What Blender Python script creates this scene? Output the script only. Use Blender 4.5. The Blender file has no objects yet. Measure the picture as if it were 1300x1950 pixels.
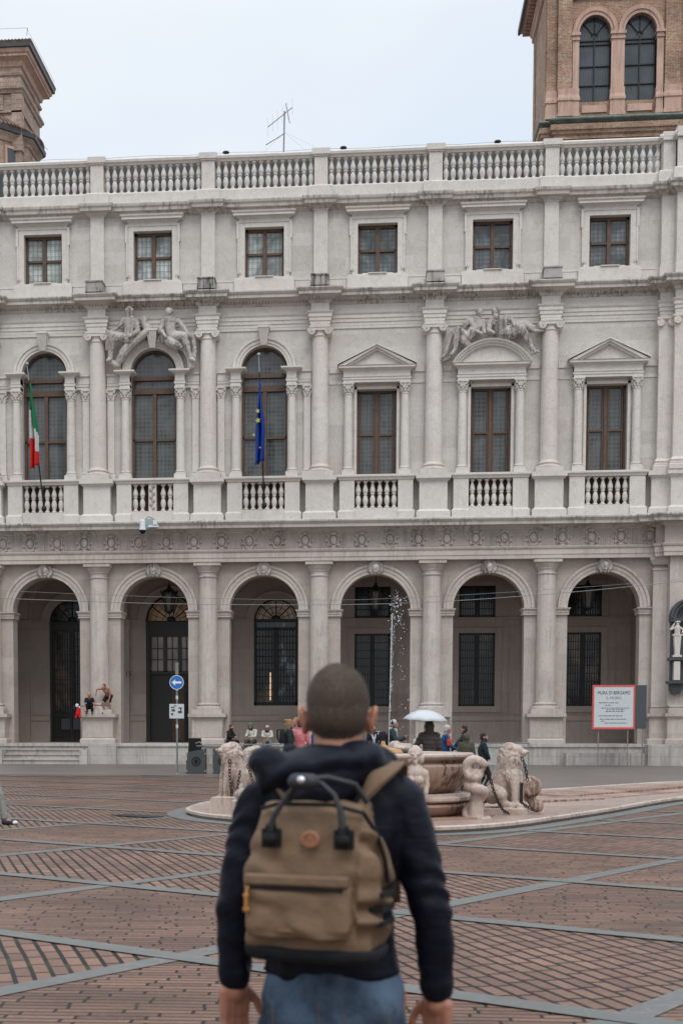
import bpy, bmesh, math, random
from math import sin, cos, pi, radians, sqrt
from mathutils import Vector, Matrix, noise
random.seed(7)
S = bpy.context.scene
C = S.collection

# ------------------------------------------------------------------ camera
D = 61.855            # metres from the camera to the facade plane
X0 = -12.571          # x of the second column from the left; bays are 5 m
EYE = 1.55
YAW, PITCH, ROLL = .0960, -.0618, .0005
cam = bpy.data.cameras.new('camera'); camo = bpy.data.objects.new('camera', cam); C.objects.link(camo)
cam.sensor_fit = 'HORIZONTAL'; cam.sensor_width = 24.0; cam.lens = 48.0
cam.shift_x = 0.14219; cam.shift_y = 0.44298
f_ = Vector((-sin(YAW)*cos(PITCH), cos(YAW)*cos(PITCH), sin(PITCH)))
r_ = Vector((cos(YAW), sin(YAW), 0)); u_ = r_.cross(f_)
r2 = r_*cos(ROLL)+u_*sin(ROLL); u2 = -r_*sin(ROLL)+u_*cos(ROLL)
M = Matrix((r2, u2, -f_)).transposed().to_4x4(); M.translation = (0, 0, EYE)
camo.matrix_world = M
cam.clip_start = .1; cam.clip_end = 2000
cam.dof.use_dof = True; cam.dof.focus_distance = 52; cam.dof.aperture_fstop = 5.2
S.camera = camo
# ------------------------------------------------------------------ sky and sun (overcast)
W = bpy.data.worlds.new('World'); S.world = W; W.use_nodes = True
nt = W.node_tree; nt.nodes.clear()
wo = nt.nodes.new('ShaderNodeOutputWorld'); bg = nt.nodes.new('ShaderNodeBackground')
sky = nt.nodes.new('ShaderNodeTexSky'); sky.sky_type = 'NISHITA'; sky.sun_disc = False
SUN_EL, SUN_ROT = radians(52), radians(200)
sky.sun_elevation = SUN_EL; sky.sun_rotation = SUN_ROT
tc = nt.nodes.new('ShaderNodeTexCoord'); ns = nt.nodes.new('ShaderNodeTexNoise')
ns.inputs['Scale'].default_value = 1.6; ns.inputs['Detail'].default_value = 4; ns.inputs['Roughness'].default_value = .45
mp = nt.nodes.new('ShaderNodeMapping'); mp.inputs['Scale'].default_value = (1, 1, 2.2); mp.inputs['Location'].default_value = (.55, .1, 0)
nt.links.new(tc.outputs['Generated'], mp.inputs[0]); nt.links.new(mp.outputs[0], ns.inputs['Vector'])
rp = nt.nodes.new('ShaderNodeValToRGB'); rp.color_ramp.elements[0].position = .38; rp.color_ramp.elements[1].position = .62
rp.color_ramp.elements[0].color = (7.2, 8.1, 9.2, 1); rp.color_ramp.elements[1].color = (8.8, 9.2, 9.6, 1)
nt.links.new(ns.outputs['Fac'], rp.inputs[0])
mx = nt.nodes.new('ShaderNodeMixRGB'); mx.inputs[0].default_value = .93
nt.links.new(sky.outputs[0], mx.inputs[1]); nt.links.new(rp.outputs[0], mx.inputs[2])
sz = nt.nodes.new('ShaderNodeSeparateXYZ'); nt.links.new(tc.outputs['Generated'], sz.inputs[0])
mr = nt.nodes.new('ShaderNodeMapRange'); mr.inputs['From Min'].default_value = .45; mr.inputs['From Max'].default_value = 1.0; mr.inputs['To Min'].default_value = 1.0; mr.inputs['To Max'].default_value = 2.3
nt.links.new(sz.outputs[2], mr.inputs[0]); ml = nt.nodes.new('ShaderNodeMixRGB'); ml.blend_type = 'MULTIPLY'; ml.inputs[0].default_value = 1
nt.links.new(mx.outputs[0], ml.inputs[1]); nt.links.new(mr.outputs[0], ml.inputs[2]); nt.links.new(ml.outputs[0], bg.inputs[0]); bg.inputs[1].default_value = .1
nt.links.new(bg.outputs[0], wo.inputs[0])
sl = bpy.data.lights.new('sun', 'SUN'); sl.energy = 1.1; sl.angle = radians(25); sl.color = (1, .96, .91)
so = bpy.data.objects.new('sun', sl); C.objects.link(so)
so.rotation_euler = (radians(90)-SUN_EL, 0, radians(20)); so.location = (0, -10, 60)
vs = S.view_settings; vs.view_transform = 'Standard'; vs.look = 'None'; vs.exposure = 0.1; vs.gamma = 1.0; vs.use_curve_mapping = False

# ------------------------------------------------------------------ materials
class NT:
    def __init__(s, name):
        s.m = bpy.data.materials.new(name); s.m.use_nodes = True; s.t = s.m.node_tree
        s.b = s.t.nodes['Principled BSDF']
    def n(s, typ, **kw):
        nd = s.t.nodes.new(typ)
        for k, v in kw.items(): setattr(nd, k, v)
        return nd
    def l(s, a, b): s.t.links.new(a, b)
    def pos(s, scale=(1, 1, 1), rot=(0, 0, 0), obj=False):
        g = s.n('ShaderNodeTexCoord').outputs['Object'] if obj else s.n('ShaderNodeNewGeometry').outputs['Position']
        m = s.n('ShaderNodeMapping'); m.inputs['Scale'].default_value = scale; m.inputs['Rotation'].default_value = rot
        s.l(g, m.inputs[0]); return m.outputs[0]
    def noise(s, vec, scale, detail=4, rough=.5, dist=0):
        n = s.n('ShaderNodeTexNoise'); n.inputs['Scale'].default_value = scale; n.inputs['Detail'].default_value = detail
        n.inputs['Roughness'].default_value = rough; n.inputs['Distortion'].default_value = dist
        s.l(vec, n.inputs['Vector']); return n.outputs['Fac']
    def ramp(s, fac, p0, p1, c0=0, c1=1):
        r = s.n('ShaderNodeMapRange'); r.inputs['From Min'].default_value = p0; r.inputs['From Max'].default_value = p1
        r.inputs['To Min'].default_value = c0; r.inputs['To Max'].default_value = c1; r.clamp = True
        s.l(fac, r.inputs['Value']); return r.outputs[0]
    def mix(s, fac, a, b, typ='MIX'):
        m = s.n('ShaderNodeMixRGB', blend_type=typ)
        for i, v in ((0, fac), (1, a), (2, b)):
            if hasattr(v, 'is_linked') or hasattr(v, 'links'): s.l(v, m.inputs[i])
            elif i == 0: m.inputs[0].default_value = v
            else: m.inputs[i].default_value = (*v[:3], 1)
        return m.outputs[0]
    def mul(s, a, b):
        m = s.n('ShaderNodeMath', operation='MULTIPLY')
        for i, v in ((0, a), (1, b)):
            if hasattr(v, 'links'): s.l(v, m.inputs[i])
            else: m.inputs[i].default_value = v
        return m.outputs[0]
    def bump(s, h, strength=.3, dist=.02):
        b = s.n('ShaderNodeBump'); b.inputs['Strength'].default_value = strength; b.inputs['Distance'].default_value = dist
        s.l(h, b.inputs['Height']); s.l(b.outputs[0], s.b.inputs['Normal'])
    def col(s, c): s.l(c, s.b.inputs['Base Color'])
    def set(s, **kw):
        for k, v in kw.items(): s.b.inputs[k.replace('_', ' ')].default_value = v
        return s.m

def stone(name, base, pink=(.43, .34, .30), vary=.5, sscale=(7, 7, .45), rough=.8, joints=None, streak=0., bump=.25, fine=14, dark=(.07, .065, .06), veins=.35):
    t = NT(name); p = t.pos()
    big = t.ramp(t.noise(p, .35, 5, .6), .35, .7)
    c = t.mix(t.mul(big, vary), base, pink)
    med = t.ramp(t.noise(p, 2.3, 6, .65, .6), .3, .75, .91, 1.05)
    c = t.mix(1.0, c, med, 'MULTIPLY')
    fn = t.noise(p, fine, 5, .7)
    c = t.mix(1.0, c, t.ramp(fn, .25, .75, .93, 1.05), 'MULTIPLY')
    if veins:
        v = t.noise(p, 1.1, 8, .6, 1.8)
        v = t.ramp(v, .485, .5); v2 = t.noise(p, 1.1, 8, .6, 1.8); v2 = t.ramp(v2, .5, .515, 1, 0)
        c = t.mix(t.mul(t.mul(v, v2), veins), c, (.25, .20, .18))
    if streak:
        sp = t.pos(scale=sscale); sn = t.noise(sp, 1.0, 6, .7)
        blot = t.noise(p, .8, 3, .5)
        m = t.mul(t.ramp(sn, .44, .60), t.ramp(blot, .40, .56))
        c = t.mix(t.mul(m, streak), c, dark)
    h = fn
    if joints:
        w, hh, d = joints
        sep = t.n('ShaderNodeSeparateXYZ'); t.l(t.pos(), sep.inputs[0])
        cb = t.n('ShaderNodeCombineXYZ'); t.l(sep.outputs[0], cb.inputs[0]); t.l(sep.outputs[2], cb.inputs[1])
        br = t.n('ShaderNodeTexBrick'); br.inputs['Scale'].default_value = 1; br.inputs['Brick Width'].default_value = w
        br.inputs['Row Height'].default_value = hh; br.inputs['Mortar Size'].default_value = .012; br.inputs['Mortar Smooth'].default_value = .3
        br.inputs['Color1'].default_value = (1, 1, 1, 1); br.inputs['Color2'].default_value = (.86, .85, .84, 1); br.inputs['Mortar'].default_value = (d, d, d, 1)
        t.l(cb.outputs[0], br.inputs['Vector']); c = t.mix(1.0, c, br.outputs['Color'], 'MULTIPLY')
    t.col(c); t.bump(h, bump, .015)
    return t.set(Roughness=rough)

def plain(name, c, rough=.6, metal=0, var=.15, scale=20, bump=0, obj=True):
    t = NT(name); p = t.pos(obj=obj)
    n = t.noise(p, scale, 4, .6)
    t.col(t.mix(1.0, c, t.ramp(n, .3, .7, 1-var, 1+var), 'MULTIPLY'))
    if bump: t.bump(n, bump, .01)
    return t.set(Roughness=rough, Metallic=metal)

def brick(name, c1, c2, mortar, w, h, ms, side=False):
    t = NT(name); sep = t.n('ShaderNodeSeparateXYZ'); t.l(t.pos(), sep.inputs[0])
    ad = t.n('ShaderNodeMath', operation='ADD'); t.l(sep.outputs[0], ad.inputs[0]); t.l(sep.outputs[1], ad.inputs[1])
    cb = t.n('ShaderNodeCombineXYZ'); t.l(ad.outputs[0], cb.inputs[0]); t.l(sep.outputs[2], cb.inputs[1])
    br = t.n('ShaderNodeTexBrick'); br.inputs['Scale'].default_value = 1; br.inputs['Brick Width'].default_value = w
    br.inputs['Row Height'].default_value = h; br.inputs['Mortar Size'].default_value = ms; br.inputs['Bias'].default_value = -.1
    br.inputs['Color1'].default_value = (*c1, 1); br.inputs['Color2'].default_value = (*c2, 1); br.inputs['Mortar'].default_value = (*mortar, 1)
    t.l(cb.outputs[0], br.inputs['Vector'])
    p = t.pos(); n1 = t.noise(p, 3, 6, .7); n2 = t.noise(p, .8, 4, .6); n3 = t.noise(p, 12, 3, .6)
    c = t.mix(t.ramp(n1, .5, .66), br.outputs['Color'], mortar)
    c = t.mix(1.0, c, t.ramp(n2, .3, .7, .7, 1.25), 'MULTIPLY'); c = t.mix(1.0, c, t.ramp(n3, .3, .7, .75, 1.2), 'MULTIPLY')
    t.col(c); t.bump(br.outputs['Fac'], -.5, .02)
    return t.set(Roughness=.9)

def paving(name, ang, width, row, ms, c1, c2, mortar):
    t = NT(name); v = t.pos(rot=(0, 0, ang))
    wn = t.n('ShaderNodeTexNoise'); wn.inputs['Scale'].default_value = .4; wn.inputs['Detail'].default_value = 2; t.l(v, wn.inputs['Vector'])
    ad = t.n('ShaderNodeVectorMath', operation='MULTIPLY_ADD'); t.l(wn.outputs['Color'], ad.inputs[0]); ad.inputs[1].default_value = (.07, .07, 0); t.l(v, ad.inputs[2])
    sp_ = t.n('ShaderNodeSeparateXYZ'); t.l(ad.outputs[0], sp_.inputs[0])
    dv = t.n('ShaderNodeMath', operation='DIVIDE'); t.l(sp_.outputs[1], dv.inputs[0]); dv.inputs[1].default_value = row
    fl_ = t.n('ShaderNodeMath', operation='FLOOR'); t.l(dv.outputs[0], fl_.inputs[0])
    wn2 = t.n('ShaderNodeTexWhiteNoise', noise_dimensions='1D'); t.l(fl_.outputs[0], wn2.inputs['W'])
    sh_ = t.n('ShaderNodeMath', operation='MULTIPLY_ADD'); t.l(wn2.outputs['Value'], sh_.inputs[0]); sh_.inputs[1].default_value = width; t.l(sp_.outputs[0], sh_.inputs[2])
    cb_ = t.n('ShaderNodeCombineXYZ'); t.l(sh_.outputs[0], cb_.inputs[0]); t.l(sp_.outputs[1], cb_.inputs[1])
    br = t.n('ShaderNodeTexBrick'); br.offset = 0; br.inputs['Scale'].default_value = 1; br.inputs['Brick Width'].default_value = width
    br.inputs['Row Height'].default_value = row; br.inputs['Mortar Size'].default_value = ms; br.inputs['Mortar Smooth'].default_value = .2; br.inputs['Bias'].default_value = 0
    br.inputs['Color1'].default_value = (*c1, 1); br.inputs['Color2'].default_value = (*c2, 1); br.inputs['Mortar'].default_value = (*mortar, 1)
    t.l(cb_.outputs[0], br.inputs['Vector'])
    p = t.pos(); n = t.noise(p, .6, 5, .6); n2 = t.noise(p, 25, 3, .6); n4 = t.noise(p, 5, 4, .6)
    c = t.mix(1.0, br.outputs['Color'], t.ramp(n, .3, .7, .72, 1.22), 'MULTIPLY')
    c = t.mix(1.0, c, t.ramp(n2, .3, .7, .8, 1.15), 'MULTIPLY')
    moss = t.mul(t.ramp(t.noise(p, 1.3, 3, .5), .6, .7), t.mul(br.outputs['Fac'], .8))
    c = t.mix(moss, c, (.05, .055, .018))
    c = t.mix(t.ramp(n4, .6, .78, 0, .45), c, (.15, .115, .10))
    t.col(c); t.bump(br.outputs['Fac'], -.8, .03)
    t.l(t.ramp(n, .35, .65, .38, .6), t.b.inputs['Roughness'])
    t.b.inputs['Specular IOR Level'].default_value = .2
    return t.m

def leaded(name, base, lead, w, h, rough=.12, warm=None):
    t = NT(name); sep = t.n('ShaderNodeSeparateXYZ'); t.l(t.pos(), sep.inputs[0])
    cb = t.n('ShaderNodeCombineXYZ'); t.l(sep.outputs[0], cb.inputs[0]); t.l(sep.outputs[2], cb.inputs[1])
    fac = None
    for (ww, hh, off) in ((w, h, 0), (w*.5, h*.5, .5)):
        br = t.n('ShaderNodeTexBrick'); br.offset = 0; br.inputs['Scale'].default_value = 1; br.inputs['Brick Width'].default_value = ww if off == 0 else w
        br.inputs['Row Height'].default_value = hh if off == 0 else h; br.inputs['Mortar Size'].default_value = .011 if off == 0 else .007
        m = t.n('ShaderNodeMapping'); m.inputs['Location'].default_value = (0, 0, 0) if off == 0 else (w*.22, h*.22, 0); t.l(cb.outputs[0], m.inputs[0])
        t.l(m.outputs[0], br.inputs['Vector'])
        f = br.outputs['Fac']
        if fac is None: fac = f
        else:
            mxn = t.n('ShaderNodeMath', operation='MAXIMUM'); t.l(fac, mxn.inputs[0]); t.l(f, mxn.inputs[1]); fac = mxn.outputs[0]
    n = t.noise(t.pos(), .8, 4, .6, 1.0)
    c = t.mix(1.0, base, t.ramp(n, .35, .65, .45, 1.7), 'MULTIPLY')  # uneven reflections painted into the pane tone by noise
    fold = t.noise(t.pos(scale=(7, 7, .25)), 1, 3, .5)
    c = t.mix(1.0, c, t.ramp(fold, .35, .65, .8, 1.2), 'MULTIPLY')
    t.col(t.mix(fac, c, lead))
    return t.set(Roughness=rough)

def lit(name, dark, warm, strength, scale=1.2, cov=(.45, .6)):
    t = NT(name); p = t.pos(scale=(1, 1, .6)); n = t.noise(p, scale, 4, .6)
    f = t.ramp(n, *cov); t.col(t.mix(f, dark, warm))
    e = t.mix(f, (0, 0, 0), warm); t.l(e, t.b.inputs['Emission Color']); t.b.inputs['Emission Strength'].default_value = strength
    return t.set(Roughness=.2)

MT = {}
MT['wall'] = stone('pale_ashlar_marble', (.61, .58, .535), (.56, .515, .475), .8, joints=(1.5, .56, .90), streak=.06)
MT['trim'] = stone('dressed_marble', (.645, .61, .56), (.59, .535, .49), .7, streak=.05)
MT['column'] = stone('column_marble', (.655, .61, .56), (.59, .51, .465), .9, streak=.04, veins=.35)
MT['cornice'] = stone('weathered_cornice_marble', (.57, .53, .48), (.48, .42, .38), .7, streak=.65, rough=.85, dark=(.09, .08, .07))
MT['block'] = stone('blackened_stone', (.40, .375, .35), (.34, .30, .275), .7, streak=1.0, rough=.9, dark=(.05, .047, .043))
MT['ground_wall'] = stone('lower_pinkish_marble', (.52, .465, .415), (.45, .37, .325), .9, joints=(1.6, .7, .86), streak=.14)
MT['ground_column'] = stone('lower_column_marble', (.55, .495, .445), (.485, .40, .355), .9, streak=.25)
MT['frieze'] = stone('carved_frieze_marble', (.46, .41, .37), (.40, .325, .29), .8, streak=.35)
MT['plaster'] = stone('arcade_plaster', (.43, .36, .32), (.375, .295, .26), .7, joints=(2.0, 1.1, .85), streak=.15, veins=.15)
MT['podium'] = stone('worn_step_stone', (.50, .47, .435), (.41, .355, .32), .9, streak=.4, joints=(1.9, .4, .7), dark=(.13, .115, .10))
MT['statue'] = stone('carved_statue_stone', (.50, .46, .425), (.40, .345, .315), .8, streak=.9, fine=20, dark=(.08, .073, .066), veins=0)
MT['fountain'] = stone('pink_verona_marble', (.43, .31, .25), (.30, .165, .11), 1.0, (13, 13, 1.3), rough=.5, streak=1.3, dark=(.075, .038, .026), veins=.9, fine=8)
MT['fountain_pale'] = stone('pale_fountain_marble', (.50, .415, .355), (.42, .31, .255), .9, (11, 11, 2), rough=.6, streak=.7, dark=(.16, .10, .075), veins=.3)
MT['platform'] = stone('wet_fountain_paving', (.42, .34, .29), (.33, .22, .17), 1.0, rough=.35, streak=.5, dark=(.10, .06, .045), veins=.7, joints=None)
MT['taupe'] = stone('taupe_paving_slabs', (.155, .135, .118), (.125, .10, .088), .8, rough=.5, streak=0, veins=.2, bump=.1)
MT['band'] = stone('grey_stone_band', (.142, .147, .138), (.105, .107, .10), .9, rough=.45, streak=0, veins=.5, bump=.12, fine=9)
MT['ground'] = stone('plaza_ground', (.15, .12, .105), (.12, .09, .08), .8, rough=.6, veins=0)
MT['pave_h'] = paving('brick_paving_along', radians(-2), .38, .088, .0115, (.225, .128, .090), (.132, .077, .057), (.014, .011, .009))
MT['pave_s'] = paving('brick_paving_across', radians(71), .30, .122, .0175, (.225, .130, .093), (.148, .087, .065), (.010, .008, .007))
MT['tower_brick'] = brick('weathered_tower_brick', (.25, .105, .05), (.36, .21, .135), (.36, .29, .225), .27, .075, .012)
MT['old_brick'] = brick('crumbling_plaster_brick', (.36, .27, .21), (.27, .15, .10), (.40, .33, .28), .55, .11, .012)
MT['peach'] = stone('peach_render', (.56, .37, .29), (.44, .29, .22), .8, streak=.5, dark=(.2, .13, .10), veins=0)
MT['copper'] = plain('green_copper', (.15, .20, .175), .6, var=.35, scale=3, obj=False)
MT['tile'] = plain('old_roof_tile', (.17, .11, .085), .9, var=.5, scale=2.5, obj=False)
MT['slate'] = plain('dark_slate_roof', (.045, .052, .056), .6, var=.25, scale=1.0, obj=False)
MT['roofbrown'] = plain('brown_attic_wall', (.13, .10, .09), .9, var=.3, scale=1.5, obj=False)
MT['gutter'] = plain('dark_gutter_metal', (.055, .058, .058), .5, var=.3, scale=3, obj=False)
MT['wood'] = plain('brown_window_wood', (.095, .052, .033), .6, var=.3, scale=6, obj=False)
MT['iron'] = plain('black_iron', (.012, .013, .013), .45, .3, .2)
MT['rust'] = plain('rusty_chain_iron', (.035, .025, .020), .6, .5, .4, 30)
MT['door'] = plain('dark_door_paint', (.022, .018, .017), .45)
MT['glass_dark'] = leaded('leaded_glass_dark', (.060, .064, .064), (.12, .125, .122), .19, .19)
MT['glass_curtain'] = leaded('leaded_glass_with_curtain', (.33, .36, .345), (.13, .14, .135), .2, .27)
MT['glass_attic'] = leaded('leaded_glass_attic', (.115, .13, .135), (.06, .065, .065), .19, .19)
MT['glass_tower'] = plain('tower_glass', (.065, .075, .08), .12, var=.3, scale=.8, obj=False)
MT['glass_black'] = lit('arcade_window_glass', (.010, .010, .010), (.28, .19, .11), .03, .9, (.52, .75))
MT['glass_blue'] = lit('painted_window_reflection', (.010, .012, .012), (.22, .28, .30), .10, 1.5, (.55, .68))  # bluish reflection painted as noise patches with a faint glow
MT['glass_fan'] = lit('warm_lit_fanlight', (.10, .06, .033), (.30, .17, .08), .12, .8, (.3, .6))
MT['glass_door'] = lit('pale_door_glass', (.10, .085, .07), (.22, .18, .15), .14, .8, (.2, .6))
MT['lamp_glass'] = plain('lantern_glass', (.10, .10, .095), .2)
MT['steel'] = plain('galvanised_steel', (.22, .23, .23), .45, .6, .3, 15)
MT['white'] = plain('white_paint', (.75, .75, .74), .5, var=.05)
MT['sign_blue'] = plain('blue_sign_enamel', (.015, .14, .45), .35, var=.05)
MT['paper'] = plain('notice_paper', (.50, .525, .53), .7, var=.08)
MT['print'] = plain('black_print', (.05, .05, .055), .7)
MT['red'] = plain('red_frame_paint', (.62, .07, .06), .5, var=.1)
MT['greybox'] = plain('grey_cabinet_paint', (.045, .05, .05), .6, var=.15)
MT['greypanel'] = plain('dark_grey_panel', (.055, .060, .062), .6, var=.15)
MT['emblem'] = plain('black_emblem', (.009, .009, .0095), .7); MT['emblem'].node_tree.nodes['Principled BSDF'].inputs['Specular IOR Level'].default_value = .2
MT['camwhite'] = plain('camera_housing', (.62, .66, .68), .35, var=.05)
MT['camgrey'] = plain('grey_junction_box', (.28, .33, .34), .5, var=.1)
MT['water'] = plain('white_water', (.80, .84, .86), .15, var=.05); MT['water'].node_tree.nodes['Principled BSDF'].inputs['Transmission Weight'].default_value = .75
MT['pool'] = plain('basin_water', (.05, .06, .055), .05)
MT['moss'] = plain('green_moss', (.07, .085, .03), .9)
CLOTH = {}
def cloth(c, rough=.9, bump=.4, scale=22, key=None):
    k = (c, rough)
    if k not in CLOTH:
        CLOTH[k] = plain('cloth_%02d' % len(CLOTH), c, rough, var=.3, scale=scale, bump=bump); CLOTH[k].node_tree.nodes['Principled BSDF'].inputs['Specular IOR Level'].default_value = .2
    return CLOTH[k]
SKIN = plain('skin', (.37, .165, .105), .55, var=.12, scale=12); SKIN.node_tree.nodes['Principled BSDF'].inputs['Subsurface Weight'].default_value = .05

# ------------------------------------------------------------------ mesh helpers
class MB:
    def __init__(s): s.v = []; s.f = []
    def add(s, vs, fs):
        o = len(s.v); s.v += [tuple(v) for v in vs]; s.f += [tuple(i+o for i in f) for f in fs]
    def box(s, x0, x1, y0, y1, z0, z1):
        v = [(x0, y0, z0), (x1, y0, z0), (x1, y1, z0), (x0, y1, z0), (x0, y0, z1), (x1, y0, z1), (x1, y1, z1), (x0, y1, z1)]
        s.add(v, [(0, 3, 2, 1), (4, 5, 6, 7), (0, 1, 5, 4), (1, 2, 6, 5), (2, 3, 7, 6), (3, 0, 4, 7)])
    def taper(s, x0, x1, y0, y1, z0, a0, a1, b0, b1, z1):
        v = [(x0, y0, z0), (x1, y0, z0), (x1, y1, z0), (x0, y1, z0), (a0, b0, z1), (a1, b0, z1), (a1, b1, z1), (a0, b1, z1)]
        s.add(v, [(0, 3, 2, 1), (4, 5, 6, 7), (0, 1, 5, 4), (1, 2, 6, 5), (2, 3, 7, 6), (3, 0, 4, 7)])
    def prism(s, pts, y0, y1):     # pts in xz
        n = len(pts); v = [(x, y0, z) for x, z in pts]+[(x, y1, z) for x, z in pts]
        s.add(v, [tuple(range(n)), tuple(range(2*n-1, n-1, -1))]+[(i, i+n, (i+1) % n+n, (i+1) % n) for i in range(n)])
    def slab(s, pts, z0, z1):      # pts in xy
        n = len(pts); v = [(x, y, z0) for x, y in pts]+[(x, y, z1) for x, y in pts]
        s.add(v, [tuple(range(n-1, -1, -1)), tuple(range(n, 2*n))]+[(i, (i+1) % n, (i+1) % n+n, i+n) for i in range(n)])
    def sweep(s, prof, path):      # prof (out,z), path (x,y) left to right, outward is toward -y
        P = []
        for i, p in enumerate(path):
            ds = []
            if i > 0: ds.append(Vector((p[0]-path[i-1][0], p[1]-path[i-1][1])).normalized())
            if i < len(path)-1: ds.append(Vector((path[i+1][0]-p[0], path[i+1][1]-p[1])).normalized())
            ns_ = [Vector((d.y, -d.x)) for d in ds]
            m = ns_[0] if len(ns_) == 1 else (ns_[0]+ns_[1])/max(.3, 1+ns_[0].dot(ns_[1]))
            P.append((p, m))
        k = len(prof); v = [(p[0]+m.x*o, p[1]+m.y*o, z) for p, m in P for o, z in prof]
        s.add(v, [(i*k+j, (i+1)*k+j, (i+1)*k+j+1, i*k+j+1) for i in range(len(P)-1) for j in range(k-1)])
        for e in (0, len(P)-1): s.f.append(tuple(range(len(s.v)-len(v)+e*k, len(s.v)-len(v)+e*k+k)))
    def lathe(s, prof, cx=0, cy=0, n=24, a0=0, a1=2*pi, cap=True, sx=1, sy=1):
        full = abs(a1-a0-2*pi) < 1e-6; m = n if full else n+1; k = len(prof)
        v = [(cx+r*cos(a0+(a1-a0)*i/n)*sx, cy+r*sin(a0+(a1-a0)*i/n)*sy, z) for i in range(m) for r, z in prof]
        fs = [(i*k+j, ((i+1) % m)*k+j, ((i+1) % m)*k+j+1, i*k+j+1) for i in range(n) for j in range(k-1)]
        if cap: fs += [tuple(i*k for i in range(m))[::-1], tuple(i*k+k-1 for i in range(m))]
        s.add(v, fs)
    def arc(s, cx, cz, prof, y=0, a0=0, a1=pi, n=28, ez=1):   # prof (r,out)
        k = len(prof); v = [(cx+r*cos(a0+(a1-a0)*i/n), y-o, cz+r*ez*sin(a0+(a1-a0)*i/n)) for i in range(n+1) for r, o in prof]
        s.add(v, [(i*k+j, i*k+j+1, (i+1)*k+j+1, (i+1)*k+j) for i in range(n) for j in range(k-1)])
        for e in (0, n): s.f.append(tuple(range(len(s.v)-len(v)+e*k, len(s.v)-len(v)+e*k+k)))
    def wall(s, x0, x1, z0, z1, y0, y1, ops, n=24):            # ops (cx,hw,zbot,zspring,rise)
        ops = sorted(ops); x = x0
        def q(a, b, c, d): s.add([a, b, c, d], [(0, 1, 2, 3)])
        def strip(xa, xb, za, zb):
            for y in (y0, y1): q((xa, y, za), (xb, y, za), (xb, y, zb), (xa, y, zb))
        for cx, hw, zb, zs, rise in ops:
            strip(x, cx-hw, z0, z1)
            if zb > z0: strip(cx-hw, cx+hw, z0, zb); q((cx-hw, y0, zb), (cx+hw, y0, zb), (cx+hw, y1, zb), (cx-hw, y1, zb))
            pts = [(cx-hw*cos(pi*i/n), zs+rise*sin(pi*i/n)) for i in range(n+1)] if rise else [(cx-hw, zs), (cx+hw, zs)]
            for (xa, za), (xb, zb2) in zip(pts, pts[1:]):
                for y in (y0, y1): q((xa, y, za), (xb, y, zb2), (xb, y, z1), (xa, y, z1))
                q((xa, y0, za), (xb, y0, zb2), (xb, y1, zb2), (xa, y1, za))
            for xx in (cx-hw, cx+hw): q((xx, y0, zb), (xx, y1, zb), (xx, y1, zs), (xx, y0, zs))
            x = cx+hw
        strip(x, x1, z0, z1)
        q((x0, y0, z1), (x1, y0, z1), (x1, y1, z1), (x0, y1, z1))
    def tube(s, pts, r, n=10, closed=False, flat=1.0):
        pts = [Vector(p) for p in pts]; N = len(pts); rs = r if isinstance(r, (list, tuple)) else [r]*N
        t = [(pts[(i+1) % N]-pts[i-1] if closed else pts[min(i+1, N-1)]-pts[max(i-1, 0)]).normalized() for i in range(N)]
        a = Vector((0, 0, 1)) if abs(t[0].z) < .9 else Vector((1, 0, 0)); nrm = (a-t[0]*a.dot(t[0])).normalized(); v = []
        for i in range(N):
            nrm = (nrm-t[i]*nrm.dot(t[i])); nrm = nrm.normalized() if nrm.length > 1e-6 else t[i].orthogonal().normalized()
            b = t[i].cross(nrm)
            v += [pts[i]+nrm*rs[i]*cos(2*pi*j/n)*flat+b*rs[i]*sin(2*pi*j/n) for j in range(n)]
        L = N if closed else N-1
        fs = [(i*n+j, i*n+(j+1) % n, ((i+1) % N)*n+(j+1) % n, ((i+1) % N)*n+j) for i in range(L) for j in range(n)]
        if not closed: fs += [tuple(range(n))[::-1], tuple((N-1)*n+j for j in range(n))]
        s.add(v, fs)
    def ell(s, c, r, rot=None, nu=12, nv=8):
        c = Vector(c); r = (r, r, r) if isinstance(r, (int, float)) else r
        R = Matrix.Identity(3)
        if rot:
            from mathutils import Euler
            R = Euler(rot).to_matrix()
        v = [c+R @ Vector((0, 0, -r[2]))]
        for i in range(1, nv):
            a = -pi/2+pi*i/nv
            v += [c+R @ Vector((r[0]*cos(a)*cos(2*pi*j/nu), r[1]*cos(a)*sin(2*pi*j/nu), r[2]*sin(a))) for j in range(nu)]
        v.append(c+R @ Vector((0, 0, r[2])))
        fs = [(0, 1+(j+1) % nu, 1+j) for j in range(nu)]
        for i in range(nv-2): fs += [(1+i*nu+j, 1+i*nu+(j+1) % nu, 1+(i+1)*nu+(j+1) % nu, 1+(i+1)*nu+j) for j in range(nu)]
        o = 1+(nv-2)*nu; fs += [(o+j, o+(j+1) % nu, len(v)-1) for j in range(nu)]
        s.add(v, fs)
    def limb(s, pts, rs, n=12, flat=1.0):
        rs = rs if isinstance(rs, (list, tuple)) else [rs]*len(pts)
        for i in range(len(pts)-1): s.tube([pts[i], pts[i+1]], [rs[i], rs[i+1]], n, flat=flat)
        for p, r in zip(pts, rs): s.ell(p, r, nu=n, nv=8)
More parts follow.
